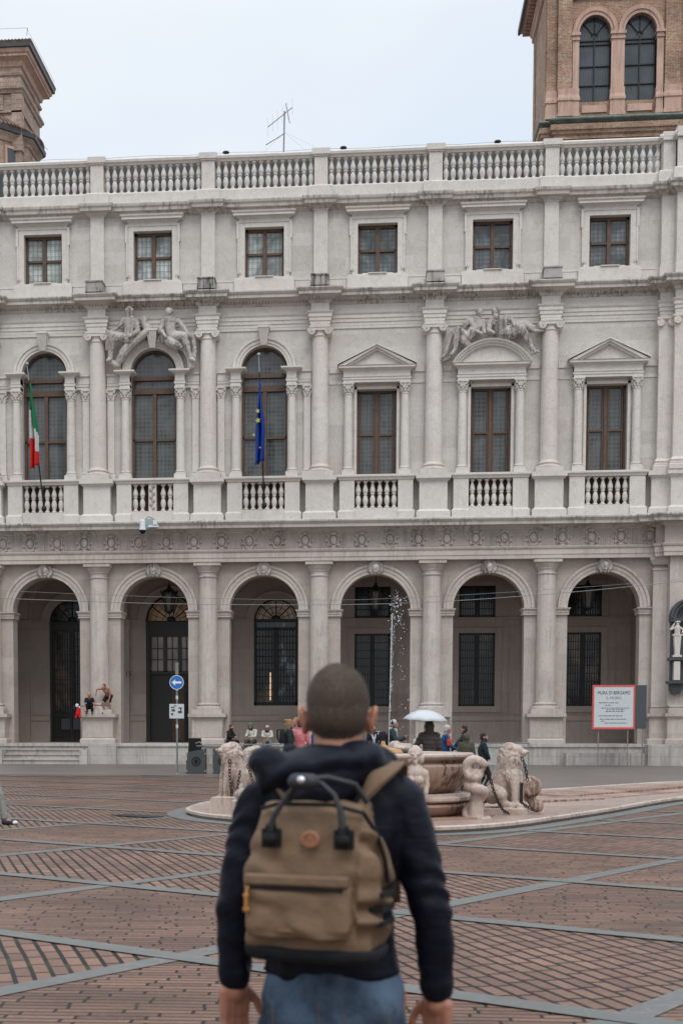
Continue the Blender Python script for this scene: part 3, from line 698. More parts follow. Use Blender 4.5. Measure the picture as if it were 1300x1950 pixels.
# dark recesses beside the arched windows are modelled as real gaps: side wall pieces set behind
# window surrounds
for bi, b in enumerate(BAY):
    m = MB()
    if b in ARCH:
        m.arc(b, 17.62, [(1.04, -.02), (1.04, .06), (1.14, .06), (1.15, .10), (1.28, .10), (1.30, .16), (1.40, .17), (1.42, -.02)], y=0)
        for s in (-1, 1):
            xa, xb = sorted((b+s*1.02, b+s*1.47))
            m.sweep([(0, 16.87), (.0, 16.99), (.03, 17.0), (.03, 17.10), (.05, 17.12), (.0, 17.13), (0, 17.40), (.05, 17.44), (.20, 17.50), (.24, 17.54), (.24, 17.60), (0, 17.62)], [(xa, .3), (xa, -.36), (xb, -.36), (xb, .1)])
            m.box(xa, xb, -.355, .3, 16.871, 17.615)
            ya, yb = sorted((b+s*1.47, b+s*2.1)); 
            m.sweep([(0, 16.87), (0, 16.99), (.03, 17.0), (.03, 17.10), (.05, 17.12), (0, 17.13), (0, 17.40), (.04, 17.44), (.07, 17.46), (.07, 17.52), (0, 17.53)], [(ya, -.13), (yb, -.13)])
            m.box(ya, yb, -.128, 0, 16.87, 17.52)
    else:
        for s in (-1, 1): m.box(*sorted((b+s*.88, b+s*1.0)), -.05, .02, 12.84, 16.75)
        m.box(b-1.0, b+1.0, -.05, .02, 16.631, 16.75)
        W_ = 1.47
        m.sweep([(0, 16.87), (0, 16.98), (.03, 16.99), (.03, 17.08), (.06, 17.10), (0, 17.11), (0, 17.36), (.05, 17.40), (.10, 17.44), (.20, 17.46), (.20, 17.55), (.24, 17.57), (0, 17.575)], [(b-W_, .0), (b-W_, -.34), (b+W_, -.34), (b+W_, 0)])
        m.box(b-W_, b+W_, -.338, 0, 16.871, 17.57)
        for s in (-1, 1):
            ya, yb = sorted((b+s*W_, b+s*2.1))
            m.box(ya, yb, -.05, 0, 17.36, 17.57); m.box(ya, yb, -.035, 0, 16.87, 17.02)
    nm = part(m, 'window_surround', 'trim')
    m = MB()
    if b in ARCH:
        m.taper(b-.13, b+.13, -.34, 0, 18.60, b-.23, b+.23, -.5, 0, 19.32)
        for k in range(-2, 3): m.taper(b+k*.052-.014, b+k*.052+.014, -.36, -.3, 18.60, b+k*.095-.026, b+k*.095+.026, -.53, -.4, 19.30)
        m.box(b-.26, b+.26, -.54, 0, 19.32, 19.415)
        part(m, 'keystone', 'trim', nm)
    elif bi in (3, 5):
        hw, zb, za = 1.74, 17.575, 18.50
        m.prism([(b-hw+.25, zb), (b+hw-.25, zb), (b, za-.18)], -.30, -.05)
        for s in (-1, 1):
            for (t0, t1, out) in ((0, .07, .62), (.07, .15, .56), (.15, .24, .46)):
                nx = .42; 
                pts = [(b+s*hw, zb+.09-t0), (b, za-t0*1.1), (b, za-t1*1.1), (b+s*hw, zb+.09-t1)]
                if t1 > .09: pts = [(b+s*(hw-(t0)*1.2), zb), (b, za-t0*1.1), (b, za-t1*1.1), (b+s*(hw-t1*2.0-.05), zb)] if t0 > .05 else pts
                m.prism(pts, -out, -.04+.001*(s+1)+.002*t0)
        part(m, 'pediment', 'trim', nm)
    else:
        rx, zc = 1.72, 17.575; Rr = 1.98; cz = 18.56-Rr; a = math.asin(rx/Rr)
        arcp = [(b+Rr*sin(-a+2*a*k/28), cz+Rr*cos(-a+2*a*k/28)) for k in range(29)]
        m.prism([(b-1.5, zc)]+[(b+(x_-b)*.9, max(zc, z_-.2)) for x_, z_ in arcp][2:-2]+[(b+1.5, zc)], -.30, -.05)
        m.arc(b, cz, [(Rr-.26, .0), (Rr-.26, .44), (Rr-.17, .47), (Rr-.16, .55), (Rr-.08, .57), (Rr-.07, .63), (Rr, .66), (Rr, .0)], a0=pi/2-a, a1=pi/2+a)
        part(m, 'pediment', 'trim', nm)
    # window: frame, panes
    m = MB(); y0, y1 = .34, .42
    if b in ARCH:
        hw = 1.04
        m.arc(b, 17.62, [(.94, 0), (.94, .10), (1.05, .10), (1.05, 0)], y=.44)
        for s in (-1, 1): m.box(*sorted((b+s*.92, b+s*1.04)), y0, .44, 12.84, 17.62)
        m.box(b-1.04, b+1.04, y0-.02, .44, 17.33, 17.50); m.box(b-1.04, b+1.04, y0-.04, .44, 16.72, 16.90); m.box(b-1.0, b+1.0, y0-.01, .44, 16.90, 16.97)
        m.box(b-.075, b+.075, y0-.02, .44, 12.84, 16.72); m.box(b-1.0, b+1.0, y0, .44, 14.62, 14.72); m.box(b-1.0, b+1.0, y0, .44, 12.84, 13.0)
        m.box(b-.09, b+.09, y0-.015, .44, 16.55, 16.7)
        f = part(m, 'window_frame', 'wood')
        m = MB(); pts = [(b-1.0, 12.9), (b+1.0, 12.9)]+[(b+1.0*cos(pi*k/24), 17.62+1.0*sin(pi*k/24)) for k in range(25)]
        m.add([(x_, .46, z_) for x_, z_ in pts], [tuple(range(len(pts)))])
        part(m, 'leaded_pane', 'glass_dark', f)
    else:
        for s in (-1, 1): m.box(*sorted((b+s*.78, b+s*.88)), y0, .44, 12.84, 16.62)
        m.box(b-.88, b+.88, y0, .44, 16.54, 16.63); m.box(b-.075, b+.075, y0-.02, .44, 12.84, 16.54); m.box(b-.8, b+.8, y0, .44, 14.66, 14.75)
        m.box(b-.88, b+.88, y0, .44, 12.8, 12.9)
        for s in (-1, 1):
            for xx in (.12, .72): m.box(*sorted((b+s*xx-.03, b+s*xx+.03)), y0+.02, .44, 12.9, 16.54)
        f = part(m, 'window_frame', 'wood')
        m = MB(); m.box(b-.84, b+.84, .455, .46, 12.85, 16.6); part(m, 'leaded_pane', 'glass_dark', f)
# ---------------- attic
m = MB(); m.wall(XL, XC2, 20.85, 24.6, .0, .6, [(b, .87, 21.62, 23.80, 0) for b in BAY])
part(m, 'attic_wall', 'wall')
for i, b in enumerate(BAY):
    m = MB(); x0_, x1_ = (COLX[i]+.31), (COLX[i]+5-.31)
    if i == 5: x1_ = XC1
    m.box(x0_, b-1.36, -.09, .0, 20.93, 21.44); m.box(b+1.36, x1_, -.09, .0, 20.93, 21.44)
    m.box(x0_, b-1.36, -.11, .0, 21.44, 21.50); m.box(b+1.36, x1_, -.11, .0, 21.44, 21.50)
    m.box(b-1.4, b+1.4, -.05, .0, 20.93, 21.4)
    part(m, 'attic_plinth', 'trim')
for x in COLX:
    m = MB(); m.box(x-.305, x+.305, -.17, .0, 20.93, 24.50); m.box(x-.34, x+.34, -.20, .0, 24.42, 24.50); part(m, 'attic_pilaster', 'trim')
m = MB()
m.box(XC1+.02, XC2-.002, -.32, -.1, 20.93, 24.5); m.box(XC2+.02, XR, -.66, -.4, 20.93, 24.5); m.box(XC1-.04, XC2-.002, -.38, -.1, 20.93, 21.5); m.box(XC2-.02, XR, -.74, -.4, 20.93, 21.5)
part(m, 'attic_pilaster', 'trim')
for i, b in enumerate(BAY):
    m = MB()
    for s in (-1, 1):
        m.box(*sorted((b+s*.87, b+s*1.12)), -.10, .0, 21.62, 24.06); m.box(*sorted((b+s*1.12, b+s*1.19)), -.13, .0, 21.8, 24.06)
        m.box(*sorted((b+s*1.12, b+s*1.235)), -.131, .0, 23.3, 24.06)
        m.ell((b+s*1.06, -.10, 21.85), (.05, .05, .12)); 
    m.box(b-.87, b+.87, -.10, .0, 23.80, 24.0); m.box(b-1.235, b+1.235, -.13, .0, 24.0, 24.09)
    m.sweep([(0, 24.09), (0, 24.15), (.06, 24.2), (.10, 24.23), (.24, 24.25), (.24, 24.34), (.29, 24.38), (.31, 24.44), (0, 24.45)], [(b-1.12, .0), (b-1.12, -.11), (b+1.12, -.11), (b+1.12, 0)])
    m.box(b-1.12, b+1.12, -.109, 0, 24.09, 24.449)
    m.box(b-1.34, b+1.34, -.20, .0, 20.93, 21.50); m.taper(b-1.34, b+1.34, -.20, 0, 21.50, b-1.22, b+1.22, -.19, 0, 21.60); m.box(b-.40, b+.40, -.26, .0, 21.601, 21.64)
    m.box(b-.66, b+.66, -.1, .1, 21.605, 21.66)
    nm = part(m, 'attic_window_surround', 'trim')
    m = MB(); y0 = .22
    for s in (-1, 1): m.box(*sorted((b+s*.76, b+s*.87)), y0, .36, 21.64, 23.80)
    m.box(b-.87, b+.87, y0, .36, 23.68, 23.8); m.box(b-.87, b+.87, y0, .36, 21.62, 21.74); m.box(b-.085, b+.085, y0-.03, .36, 21.64, 23.7); m.box(b-.8, b+.8, y0, .36, 22.66, 22.76)
    f = part(m, 'attic_window_frame', 'wood')
    m = MB(); m.box(b-.82, b+.82, .33, .34, 21.66, 23.76); part(m, 'leaded_pane', 'glass_curtain' if i < 3 else 'glass_attic', f)
m = MB(); ap = path(.37, .16, .02, .30, .64)
m.sweep([(-.3, 24.46), (.02, 24.46), (.06, 24.50), (.12, 24.54), (.14, 24.60), (.32, 24.62), (.34, 24.74), (.40, 24.80), (.42, 24.88), (.42, 24.92), (-.3, 24.95)], ap)
part(m, 'top_cornice', 'cornice')
m = MB(); m.sweep([(-.3, 24.92), (.16, 24.92), (.16, 25.44), (.10, 25.5), (-.4, 25.52)], path(.37, .10, 0, .28, .60))
part(m, 'parapet_base', 'trim')
# top balustrade
m = MB(); m.sweep([(-.34, 26.72), (.04, 26.72), (.07, 26.80), (.14, 26.83), (.16, 26.93), (.10, 27.0), (-.38, 27.0), (-.34, 26.72)], path(0, 0, .0, .25, .58, cols=False))
bl = part(m, 'balustrade', 'trim')
for x in COLX:
    m = MB(); m.box(x-.29, x+.29, -.16, .42, 25.5, 26.73); m.box(x-.35, x+.35, -.22, .45, 26.735, 26.80); m.box(x-.40, x+.40, -.27, .5, 26.80, 27.05)
    m.build('balustrade_pier', 'trim', bl)
m = MB()
m.box(XC1+.04, XC2-.01, -.30, .3, 25.5, 26.73); m.box(XC2, XC2+.8, -.66, .3, 25.5, 26.73); m.box(XC1, XC2-.012, -.40, .3, 26.75, 27.10); m.box(XC2-.06, XR, -.78, .3, 26.75, 27.16); m.box(XC2+.8, XR, -.5, .3, 25.5, 26.73)
o = m.build('balustrade_pier', 'trim', bl)
bm_ = MB(); bm_.lathe([(r*1.0, z) for r, z in bal_prof], n=12); bt = bm_.mesh('baluster'); bt.materials.append(MT['trim'])
for p in bt.polygons: p.use_smooth = True
cnt = 0
for i in range(6):
    xa, xb = COLX[i]+.29, (COLX[i]+5-.29 if i < 5 else XC1+.02)
    n = 14
    for k in range(n):
        if i == 0 and k < 1: continue
        put(bt, 'baluster', (xa+(xb-xa)*(k+.5)/n, .10, 25.515), bl); cnt += 1
for k in range(12): put(bt, 'baluster', (COLX[0]-.29-(k+.5)*.316, .10, 25.515), bl)
# roof behind the balustrade
m = MB(); m.box(XL, XR, 3.4, 3.6, 26.3, 28.12); m.add([(XL, 3.5, 28.13), (XR, 3.5, 28.13), (XR, 9, 28.2), (XL, 9, 28.2)], [(0, 1, 2, 3)])
x = XL
while x < XR: m.box(x, x+.05, 3.34, 3.41, 26.3, 28.1); x += .6
rf = part(m, 'roof', 'slate')
m = MB(); m.box(XL, XR, 3.1, 3.3, 24.9, 26.35); m.add([(XL, .5, 25.0), (XR, .5, 25.0), (XR, 3.2, 25.0), (XL, 3.2, 25.0)], [(0, 1, 2, 3)])
part(m, 'attic_back_wall', 'roofbrown', rf)
m = MB(); 
for x in [XL+1.1+1.27*k for k in range(26)]: m.box(x, x+.75, 3.02, 3.12, 25.6, 25.95)
part(m, 'roof_vent', 'iron', rf)
# body of the building (keeps the sky out of the arcade)
m = MB()
m.box(XL, XR, 5.4, 12, .9, 25); m.box(XL-.3, XL, 0, 12, 0, 27); m.box(XL, XR, .6, 5.4, 9.35, 9.6); m.box(XL, XR, .85, 5.4, 12.4, 12.7); m.box(XL, XR, .7, 12, 24.6, 24.8)
m.box(XL, XR, 1.3, 1.4, 9.6, 12.4); m.box(XL, XR, 1.3, 1.4, 12.7, 24.6); m.box(XC1-.02, XC1-.01, .80, 5.4, .94, 9.3)
part(m, 'inner_wall', 'plaster')
# ---------------- arcade interior
YB = 5.0
m = MB()
LOF = [(-.05, .85), (-.14, .85), (-.28, .85)]
ops = [(BAY[0]+.05, 1.12, .9, 6.88, 1.07), (BAY[1]+0, 1.24, .9, 6.88, 1.3), (BAY[2]+.17, 1.07, 2.73, 6.88, 1.05)]
m.wall(XL, XC1, .9, 9.4, YB, YB+.3, ops)
part(m, 'arcade_back_wall', 'plaster')
m = MB()
for z0, z1, o in ((6.52, 6.62, .05), (6.62, 6.84, .03), (6.84, 6.93, .12), (1.99, 2.28, .05), (2.28, 2.33, .09), (.9, 1.2, .08)):
    xs = [XL]+sum(([c-h-.02, c+h+.02] for c, h, zb, zs, r in ops if not (z1 < zb)), [])+[XC1]
    for k in range(0, len(xs), 2): m.box(xs[k], xs[k+1], YB-o, YB+.01, z0, z1)
for x in COLX:
    m.box(x-.45, x+.45, YB-.20, YB+.01, .95, 6.5); m.box(x-.5, x+.5, YB-.26, YB+.01, 6.5, 6.95)
for c, h, zb, zs, r in ops:
    m.arc(c, zs, [(h, 0), (h, .06), (h+.25, .08), (h+.38, .12), (h+.40, 0)], y=YB, ez=r/h)
for b in BAY[3:]:
    c = b-.14
    for (z0, z1) in ((2.69, 6.2), (6.97, 8.45)):
        for s in (-1, 1): m.box(*sorted((c+s*.86, c+s*1.16)), YB-.06, YB+.01, z0-.3*(z0 < 4), z1+.25)
        m.box(c-.86, c+.86, YB-.06, YB+.01, z1, z1+.25)
        if z0 < 4: m.box(c-.86, c+.86, YB-.06, YB+.01, z0-.3, z0)
    m.box(c+1.5, c+1.55, YB-.04, YB+.01, 2.4, 6.4); m.box(c-1.75, c-1.7, YB-.04, YB+.01, 2.4, 6.4)
part(m, 'arcade_moulding', 'plaster')
# vault ribs and vault
m = MB()
n = 16
N_ = 24
for b in BAY:
    vs_ = []
    for i in range(N_+1):
        for j in range(N_+1):
            u, v = -1+2*i/N_, -1+2*j/N_
            h = max(2.15*sqrt(max(0, 1-u*u)), 2.15*sqrt(max(0, 1-v*v)))
            vs_.append((b+2.1*u if abs(u) < 1 else b+2.5*u, 2.9+2.12*v, 6.95+h))
    m.add(vs_, [(i*(N_+1)+j, i*(N_+1)+j+1, (i+1)*(N_+1)+j+1, (i+1)*(N_+1)+j) for i in range(N_) for j in range(N_)])
part(m, 'vault', 'plaster')
for x in COLX:
    m = MB()
    for i in range(n):
        a, b2 = pi*i/n, pi*(i+1)/n
        q = [(2.9-k*cos(t), 7.0+k2*sin(t)) for t in (a, b2) for k, k2 in ((2.12, 2.02), (1.85, 1.75))]
        for xx in (x-.4, x+.4): m.add([(xx, q[0][0], q[0][1]), (xx, q[1][0], q[1][1]), (xx, q[3][0], q[3][1]), (xx, q[2][0], q[2][1])], [(0, 1, 2, 3)])
        m.add([(x-.4, q[1][0], q[1][1]), (x+.4, q[1][0], q[1][1]), (x+.4, q[3][0], q[3][1]), (x-.4, q[3][0], q[3][1])], [(0, 1, 2, 3)])
    part(m, 'vault_rib', 'plaster')
# grilled windows in the back wall
def grille(x0, x1, z0, z1, y, nx, nz, parent):
    m = MB()
    for k in range(nx+1): xx = x0+(x1-x0)*k/nx; m.box(xx-.014, xx+.014, y-.03, y, z0, z1)
    for k in range(nz+1): zz = z0+(z1-z0)*k/nz; m.box(x0, x1, y-.02, y+.01, zz-.014, zz+.014)
    m.build('grille', 'iron', parent)
for b in BAY[3:]:
    c = b-.14
    for nm, z0, z1, nz in (('lower_grilled_window', 2.69, 6.2, 9), ('upper_grilled_window', 6.97, 8.45, 4)):
        m = MB()
        for s in (-1, 1): m.box(*sorted((c+s*.74, c+s*.86)), YB-.03, YB+.02, z0, z1)
        m.box(c-.86, c+.86, YB-.03, YB+.02, z1-.1, z1); m.box(c-.86, c+.86, YB-.03, YB+.02, z0, z0+.1); m.box(c-.10, c+.10, YB-.035, YB+.02, z0, z1)
        f = part(m, nm, 'iron')
        m = MB(); m.box(c-.8, c+.8, YB-.012, YB-.004, z0+.05, z1-.05); m.build('pane', 'glass_black', f)
        grille(c-.78, c+.78, z0+.05, z1-.05, YB-.06, 14, nz, f)
# arched grilled window with fanlight (bay 3)
def fan(c, hw, zs, rise, y, parent, mat, k=9):
    m = MB(); pts = [(c+hw*cos(pi*i/20), zs+rise*sin(pi*i/20)) for i in range(21)]
    m.add([(x_, y, z_) for x_, z_ in pts], [tuple(range(21))]); m.build('fanlight_pane', mat, parent)
    m = MB()
    for i in range(k):
        a = pi*i/(k-1); th = .03 if i % 2 == 0 else .012
        m.tube([(c+.16*cos(a), y-.03, zs+.16*sin(a)), (c+hw*cos(a), y-.03, zs+rise*sin(a))], th, 5)
    for rr in (.35, .62, .85): m.tube([(c+hw*rr*cos(pi*i/20), y-.03, zs+rise*rr*sin(pi*i/20)) for i in range(21)], .012, 5)
    m.tube([(c+hw*.97*cos(pi*i/20), y-.03, zs+rise*.97*sin(pi*i/20)) for i in range(21)], .05, 6)
    m.ell((c, y-.04, zs+.08), (.22, .06, .16)); m.build('fanlight_bars', 'iron', parent)
c, hw = BAY[2]+.17, 1.07
m = MB()
for s in (-1, 1): m.box(*sorted((c+s*.96, c+s*1.07)), YB+.05, YB+.2, 2.73, 6.9)
m.box(c-1.07, c+1.07, YB+.04, YB+.2, 6.82, 6.95); m.box(c-1.07, c+1.07, YB+.04, YB+.2, 6.42, 6.55); m.box(c-.13, c+.13, YB+.04, YB+.2, 2.73, 6.5); m.box(c-1.07, c+1.07, YB+.05, YB+.2, 2.73, 2.9)
f = part(m, 'arched_grilled_window', 'iron')
m = MB(); m.box(c-1, c, YB+.21, YB+.22, 2.8, 6.9); m.build('pane', 'glass_black', f)
m = MB(); m.box(c, c+1, YB+.21, YB+.22, 2.8, 6.9); m.build('pane', 'glass_blue', f)
tl = NT('lit_tube'); tl.b.inputs['Emission Color'].default_value = (1, .62, .38, 1); tl.b.inputs['Emission Strength'].default_value = .8
m = MB(); m.box(c-.30, c-.25, YB+.16, YB+.2, 3.0, 4.35); m.build('lamp_tube', tl.m, f)
grille(c-.96, c+.96, 2.85, 6.45, YB+.03, 13, 11, f); fan(c, 1.07, 6.9, 1.03, YB+.18, f, 'glass_fan')
# doorway (bay 2)
c = BAY[1]; 
m = MB()
for s in (-1, 1): m.box(*sorted((c+s*1.05, c+s*1.24)), YB+.02, YB+.28, .9, 6.9)
m.box(c-1.24, c+1.24, YB+.0, YB+.28, 6.12, 6.86); m.box(c-1.1, c+1.1, YB+.08, YB+.2, 4.28, 4.45)
for xx in (-.30, .42): m.box(c+xx-.09, c+xx+.09, YB+.08, YB+.2, 4.4, 6.15)
m.box(c-1.1, c-.98, YB+.08, YB+.2, 4.4, 6.2); m.box(c+.98, c+1.1, YB+.08, YB+.2, 4.4, 6.2)
f = part(m, 'portal', 'door')
m = MB(); m.box(c-1.1, c+1.1, YB+.22, YB+.23, 4.4, 6.2); m.build('pane', 'glass_door', f)
m = MB()
for xx in (-.68, .05, .75): m.box(c+xx-.02, c+xx+.02, YB+.1, YB+.16, 4.4, 6.15)
for z in (5.0, 5.55): m.box(c-1.1, c+1.1, YB+.1, YB+.16, z-.02, z+.02)
m.build('glazing_bar', 'door', f)
m = MB(); m.box(c-1.1, c+1.1, YB+.24, YB+.27, .9, 4.3); m.build('door_leaf', 'door', f)
m = MB(); m.box(c+.05, c+.62, YB+.2, YB+.24, 1.0, 4.2); m.build('door_leaf', 'wood', f)
m = MB()
for k in range(5): m.box(c+.72+.09*k-.01, c+.74+.09*k, YB+.1, YB+.14, 1.0, 4.2)
for z in (1.9, 2.6, 3.3, 3.9): m.box(c+.65, c+1.12, YB+.1, YB+.14, z, z+.03)
m.build('grille', 'iron', f); fan(c, 1.24, 6.88, 1.28, YB+.2, f, 'glass_fan', 11)
# dark door (bay 1)
c = BAY[0]+.05
m = MB()
m.box(c-1.12, c+1.12, YB+.16, YB+.2, .9, 6.9); m.box(c-1.12, c-1.0, YB+.02, YB+.16, .9, 6.9); m.box(c-.07, c+.07, YB+.04, YB+.16, .9, 6.5); m.box(c+1.0, c+1.12, YB+.02, YB+.16, .9, 6.9)
for z in (2.2, 4.0, 5.4, 6.5, 6.8): m.box(c-1.05, c+1.05, YB+.05, YB+.16, z, z+.07)
f = part(m, 'gate_door', 'door'); grille(c-1, c+1, 1.2, 6.4, YB+.07, 16, 14, f); fan(c, 1.12, 6.9, 1.05, YB+.18, f, 'glass_black')
m = MB(); m.box(c-.9, c+.9, YB+.14, YB+.155, 2.4, 6.4); m.build('pane', 'glass_black', f)
for k in range(2):
    m = MB(); m.box(c-.55+.6*k, c-.1+.6*k, YB+.01, YB+.03, 1.55, 2.1)
    m.build('letter_panel', 'greypanel', f)
# the whole arcade floor
m = MB(); m.box(XL, XC1, -.9, 5.4, .90, .935); part(m, 'arcade_floor', 'podium')

# ================================================================== TOWERS
# left: crumbling brick belfry behind the palace
LT = root('bell_tower', 'crumbling brick bell tower with wide tiled eave above an octagonal drum', 'tower', (-21.9, 78, .42))
m = MB()   # local coords, square shaft half width 2.15 (front y=-2.1)
hx, hy = 2.22, 2.15
def sq(m, prof):   # closed square moulding around the shaft
    for (s0, z0), (s1, z1) in zip(prof, prof[1:]):
        a = [(-hx-s0, -hy-s0, z0), (hx+s0, -hy-s0, z0), (hx+s0, hy+s0, z0), (-hx-s0, hy+s0, z0)]
        b = [(-hx-s1, -hy-s1, z1), (hx+s1, -hy-s1, z1), (hx+s1, hy+s1, z1), (-hx-s1, hy+s1, z1)]
        m.add(a+b, [(i, (i+1) % 4, 4+(i+1) % 4, 4+i) for i in range(4)])
sq(m, [(0, 30), (0, 35.0), (.10, 35.05), (.10, 35.15), (0, 35.2), (0, 36.05), (.10, 36.1), (.12, 36.2), (.22, 36.3), (.22, 36.42), (.0, 36.5), (0, 37.0), (.08, 37.05), (.12, 37.15), (.12, 37.2), (.02, 37.22), (.02, 37.5)])
for (x, w) in ((-1.2, .7), (.55, .7)): m.box(x-w, x+w, -hy-.08, -hy+.1, 35.2, 36.0)
m.box(hx-.5, hx+.08, -hy-.10, -hy+.4, 33, 36.05)
m.build('shaft', 'old_brick', LT)
m = MB(); sq(m, [(0, 37.45), (.12, 37.5), (.2, 37.75), (.42, 37.86), (.5, 37.88), (.5, 38.0), (.58, 38.05), (.62, 38.15), (.62, 38.25), (.0, 38.3)])
m.build('eave_cornice', 'peach', LT)
m = MB(); sq(m, [(.55, 38.24), (.74, 38.26), (.76, 38.48), (.66, 38.5), (.55, 38.24)]); m.build('gutter', 'gutter', LT)
m = MB(); sq(m, [(.72, 38.48), (-.8, 39.05), (-2.1, 39.3)])
k = -hx-.74
while k < hx+.75:
    q_ = min(1.68, k+hx+.8, hx+.8-k); m.tube([(k, -hy-.78, 38.52), (k, -hy-.78+q_, 38.52+q_*.357)], .10, 6); k += .19
k = -hy-.7
while k < hy+.75:
    q_ = min(1.68, k+hy+.8, hy+.8-k); m.tube([(hx+.78, k, 38.52), (hx+.78-q_, k, 38.52+q_*.357)], .10, 6); k += .19
m.build('tiled_roof', 'tile', LT)
def octa(m, prof, cx=0, cy=0, ph=pi/8):
    for (r0, z0), (r1, z1) in zip(prof, prof[1:]):
        a = [(cx+r0*cos(ph+pi/4*i), cy+r0*sin(ph+pi/4*i), z0) for i in range(8)]; b = [(cx+r1*cos(ph+pi/4*i), cy+r1*sin(ph+pi/4*i), z1) for i in range(8)]
        m.add(a+b, [(i, (i+1) % 8, 8+(i+1) % 8, 8+i) for i in range(8)])
m = MB(); octa(m, [(2.75, 22), (2.75, 33.4), (2.85, 33.45), (2.9, 33.6), (3.05, 33.75), (3.1, 33.85)], -.1, -.4); m.build('drum', 'old_brick', LT)
for k in range(8):
    m = MB(); m.box(-.34, .34, -.09, .06, 31.6, 33.05)
    a = pi/4*k; m.xf(Matrix.Translation((-.1, -.4, 0)) @ Matrix.Rotation(a+pi/2, 4, 'Z') @ Matrix.Translation((0, -2.56, 0)))
    f = m.build('drum_window', 'glass_tower', LT)
    m = MB()
    for q in ((-.46, -.34, 31.5, 33.2), (.34, .46, 31.5, 33.2)): m.box(q[0], q[1], -.12, .05, q[2], q[3])
    m.box(-.34, .34, -.12, .05, 33.05, 33.2); m.xf(Matrix.Translation((-.1, -.4, 0)) @ Matrix.Rotation(a+pi/2, 4, 'Z') @ Matrix.Translation((0, -2.56, 0)))
    m.build('window_surround', 'peach', f)
m = MB(); octa(m, [(3.0, 33.82), (3.22, 33.85), (3.26, 34.08), (3.1, 34.1)], -.1, -.4); m.build('drum_gutter', 'gutter', LT)
m = MB(); octa(m, [(3.24, 34.08), (2.1, 34.9)], -.1, -.4)
for k in range(90):
    a = 2*pi*k/90; m.tube([(-.1+3.1*cos(a), -.4+3.1*sin(a), 34.12), (-.1+2.2*cos(a), -.4+2.2*sin(a), 34.85)], .07, 5)
m.build('drum_roof', 'tile', LT)
m = MB()
m.tube([(hx+.5, -hy-.5, 38.9), (hx+.55, -hy-.5, 39.3)], .015, 4); m.tube([(-hx, -hy-.7, 39.25), (hx+.5, -hy-.5, 39.3), (hx+.9, hy, 38.6)], .008, 4)
m.tube([(hx-.3, -1.6, 34.6), (hx+1.0, 0, 33.9)], .012, 4)
m.build('lightning_wire', 'iron', LT)
# right: brick tower with twin arched windows
RT = root('lantern_tower', 'tall brick tower with a pair of peach framed arched windows, right of the palace roof', 'tower', (0, 73, 0))
wx = [10.83, 13.09]
m = MB(); m.wall(8.95, 15.1, 32.3, 39.9, 0, .5, [(x, .80, 33.5, 36.85, .93) for x in wx])
m.box(8.45, 8.95, .16, 6.2, 32.3, 40.2); m.box(15.1, 15.6, .16, 6.2, 32.3, 40.2); m.box(8.6, 15.4, 5.6, 6.2, 32.3, 40.2); m.box(8.7, 15.4, 1.6, 1.7, 32.3, 40.2)
m.box(8.98, 9.68, -.14, .0, 32.9, 39.9); m.box(14.3, 15.05, -.14, .0, 32.9, 39.9); m.box(9.68, 14.3, -.12, .0, 38.55, 39.9); m.box(8.41, 8.6, .4, 1.2, 32.9, 40); m.box(8.41, 8.6, 5.2, 6.1, 32.9, 40)
m.build('brick_wall', 'tower_brick', RT)
m = MB()
for x in wx: m.arc(x, 36.85, [(.80, 0), (.80, .10), (.93, .10), (.95, .16), (1.12, .18), (1.14, 0)], ez=1.13)
mid = sum(wx)/2
for (a, b) in ((wx[0]-1.12, wx[0]-.80), (mid-.33, mid+.33), (wx[1]+.80, wx[1]+1.12)):
    m.box(a, b, -.14, .5, 34.0, 36.5); m.box(a-.03, b+.03, -.2, .52, 36.5, 36.6); m.box(a-.01, b+.01, -.17, .5, 36.6, 36.72); m.box(a-.06, b+.06, -.24, .52, 36.72, 36.86)
for (a, b, o) in ((9.0, 9.72, .28), (wx[0]-1.12, wx[0]-.78, .22), (mid-.36, mid+.36, .22), (wx[1]+.78, wx[1]+1.12, .22), (14.26, 15.1, .28), (8.42, 8.97, .02)):
    m.box(a, b, -o, .4, 32.7, 34.1); m.box(a-.04, b+.04, -o-.05, .4, 33.5, 33.62); m.box(a-.03, b+.03, -o-.04, .4, 32.72, 32.9); m.taper(a-.03, b+.03, -o-.05, .4, 33.62, a+.01, b-.01, -o, .4, 33.8)
m.build('peach_surround', 'peach', RT)
for x in wx:
    m = MB(); m.box(x-.62, x+.62, -.07, .2, 32.95, 33.3); m.build('render_panel', 'peach', RT)
m = MB(); m.arc(0, 0, [(.62, 0), (.62, .06), (.72, .06), (.72, 0)]); 
for x in wx:
    m = MB(); pts = [(x-.8, 33.5), (x+.8, 33.5)]+[(x+.8*cos(pi*k/20), 36.85+.93*sin(pi*k/20)) for k in range(21)]
    m.add([(a, .30, b) for a, b in pts], [tuple(range(len(pts)))]); g = m.build('tower_window', 'glass_tower', RT)
    m = MB(); 
    for z in (36.62, 36.42, 35.35, 34.4): m.box(x-.8, x+.8, .22, .28, z-.025, z+.025)
    m.box(x-.03, x+.03, .215, .28, 33.5, 36.85)
    for a in (pi/4, pi/2, 3*pi/4): m.tube([(x+.14*cos(a), .25, 36.85+.14*sin(a)), (x+.8*cos(a), .25, 36.85+.92*sin(a))], .025, 5)
    m.tube([(x+.14*cos(pi*k/10), .25, 36.85+.14*sin(pi*k/10)) for k in range(11)], .03, 5)
    for s in (-1, 1): m.box(*sorted((x+s*.76, x+s*.8)), .2, .28, 33.5, 36.85)
    m.box(x-.8, x+.8, .2, .28, 33.5, 33.58)
    m.build('glazing_bar', 'iron', g)
m = MB(); pth2 = [(8.40, 6.3), (8.40, .1), (8.93, .1), (8.93, -.25), (16, -.25)]
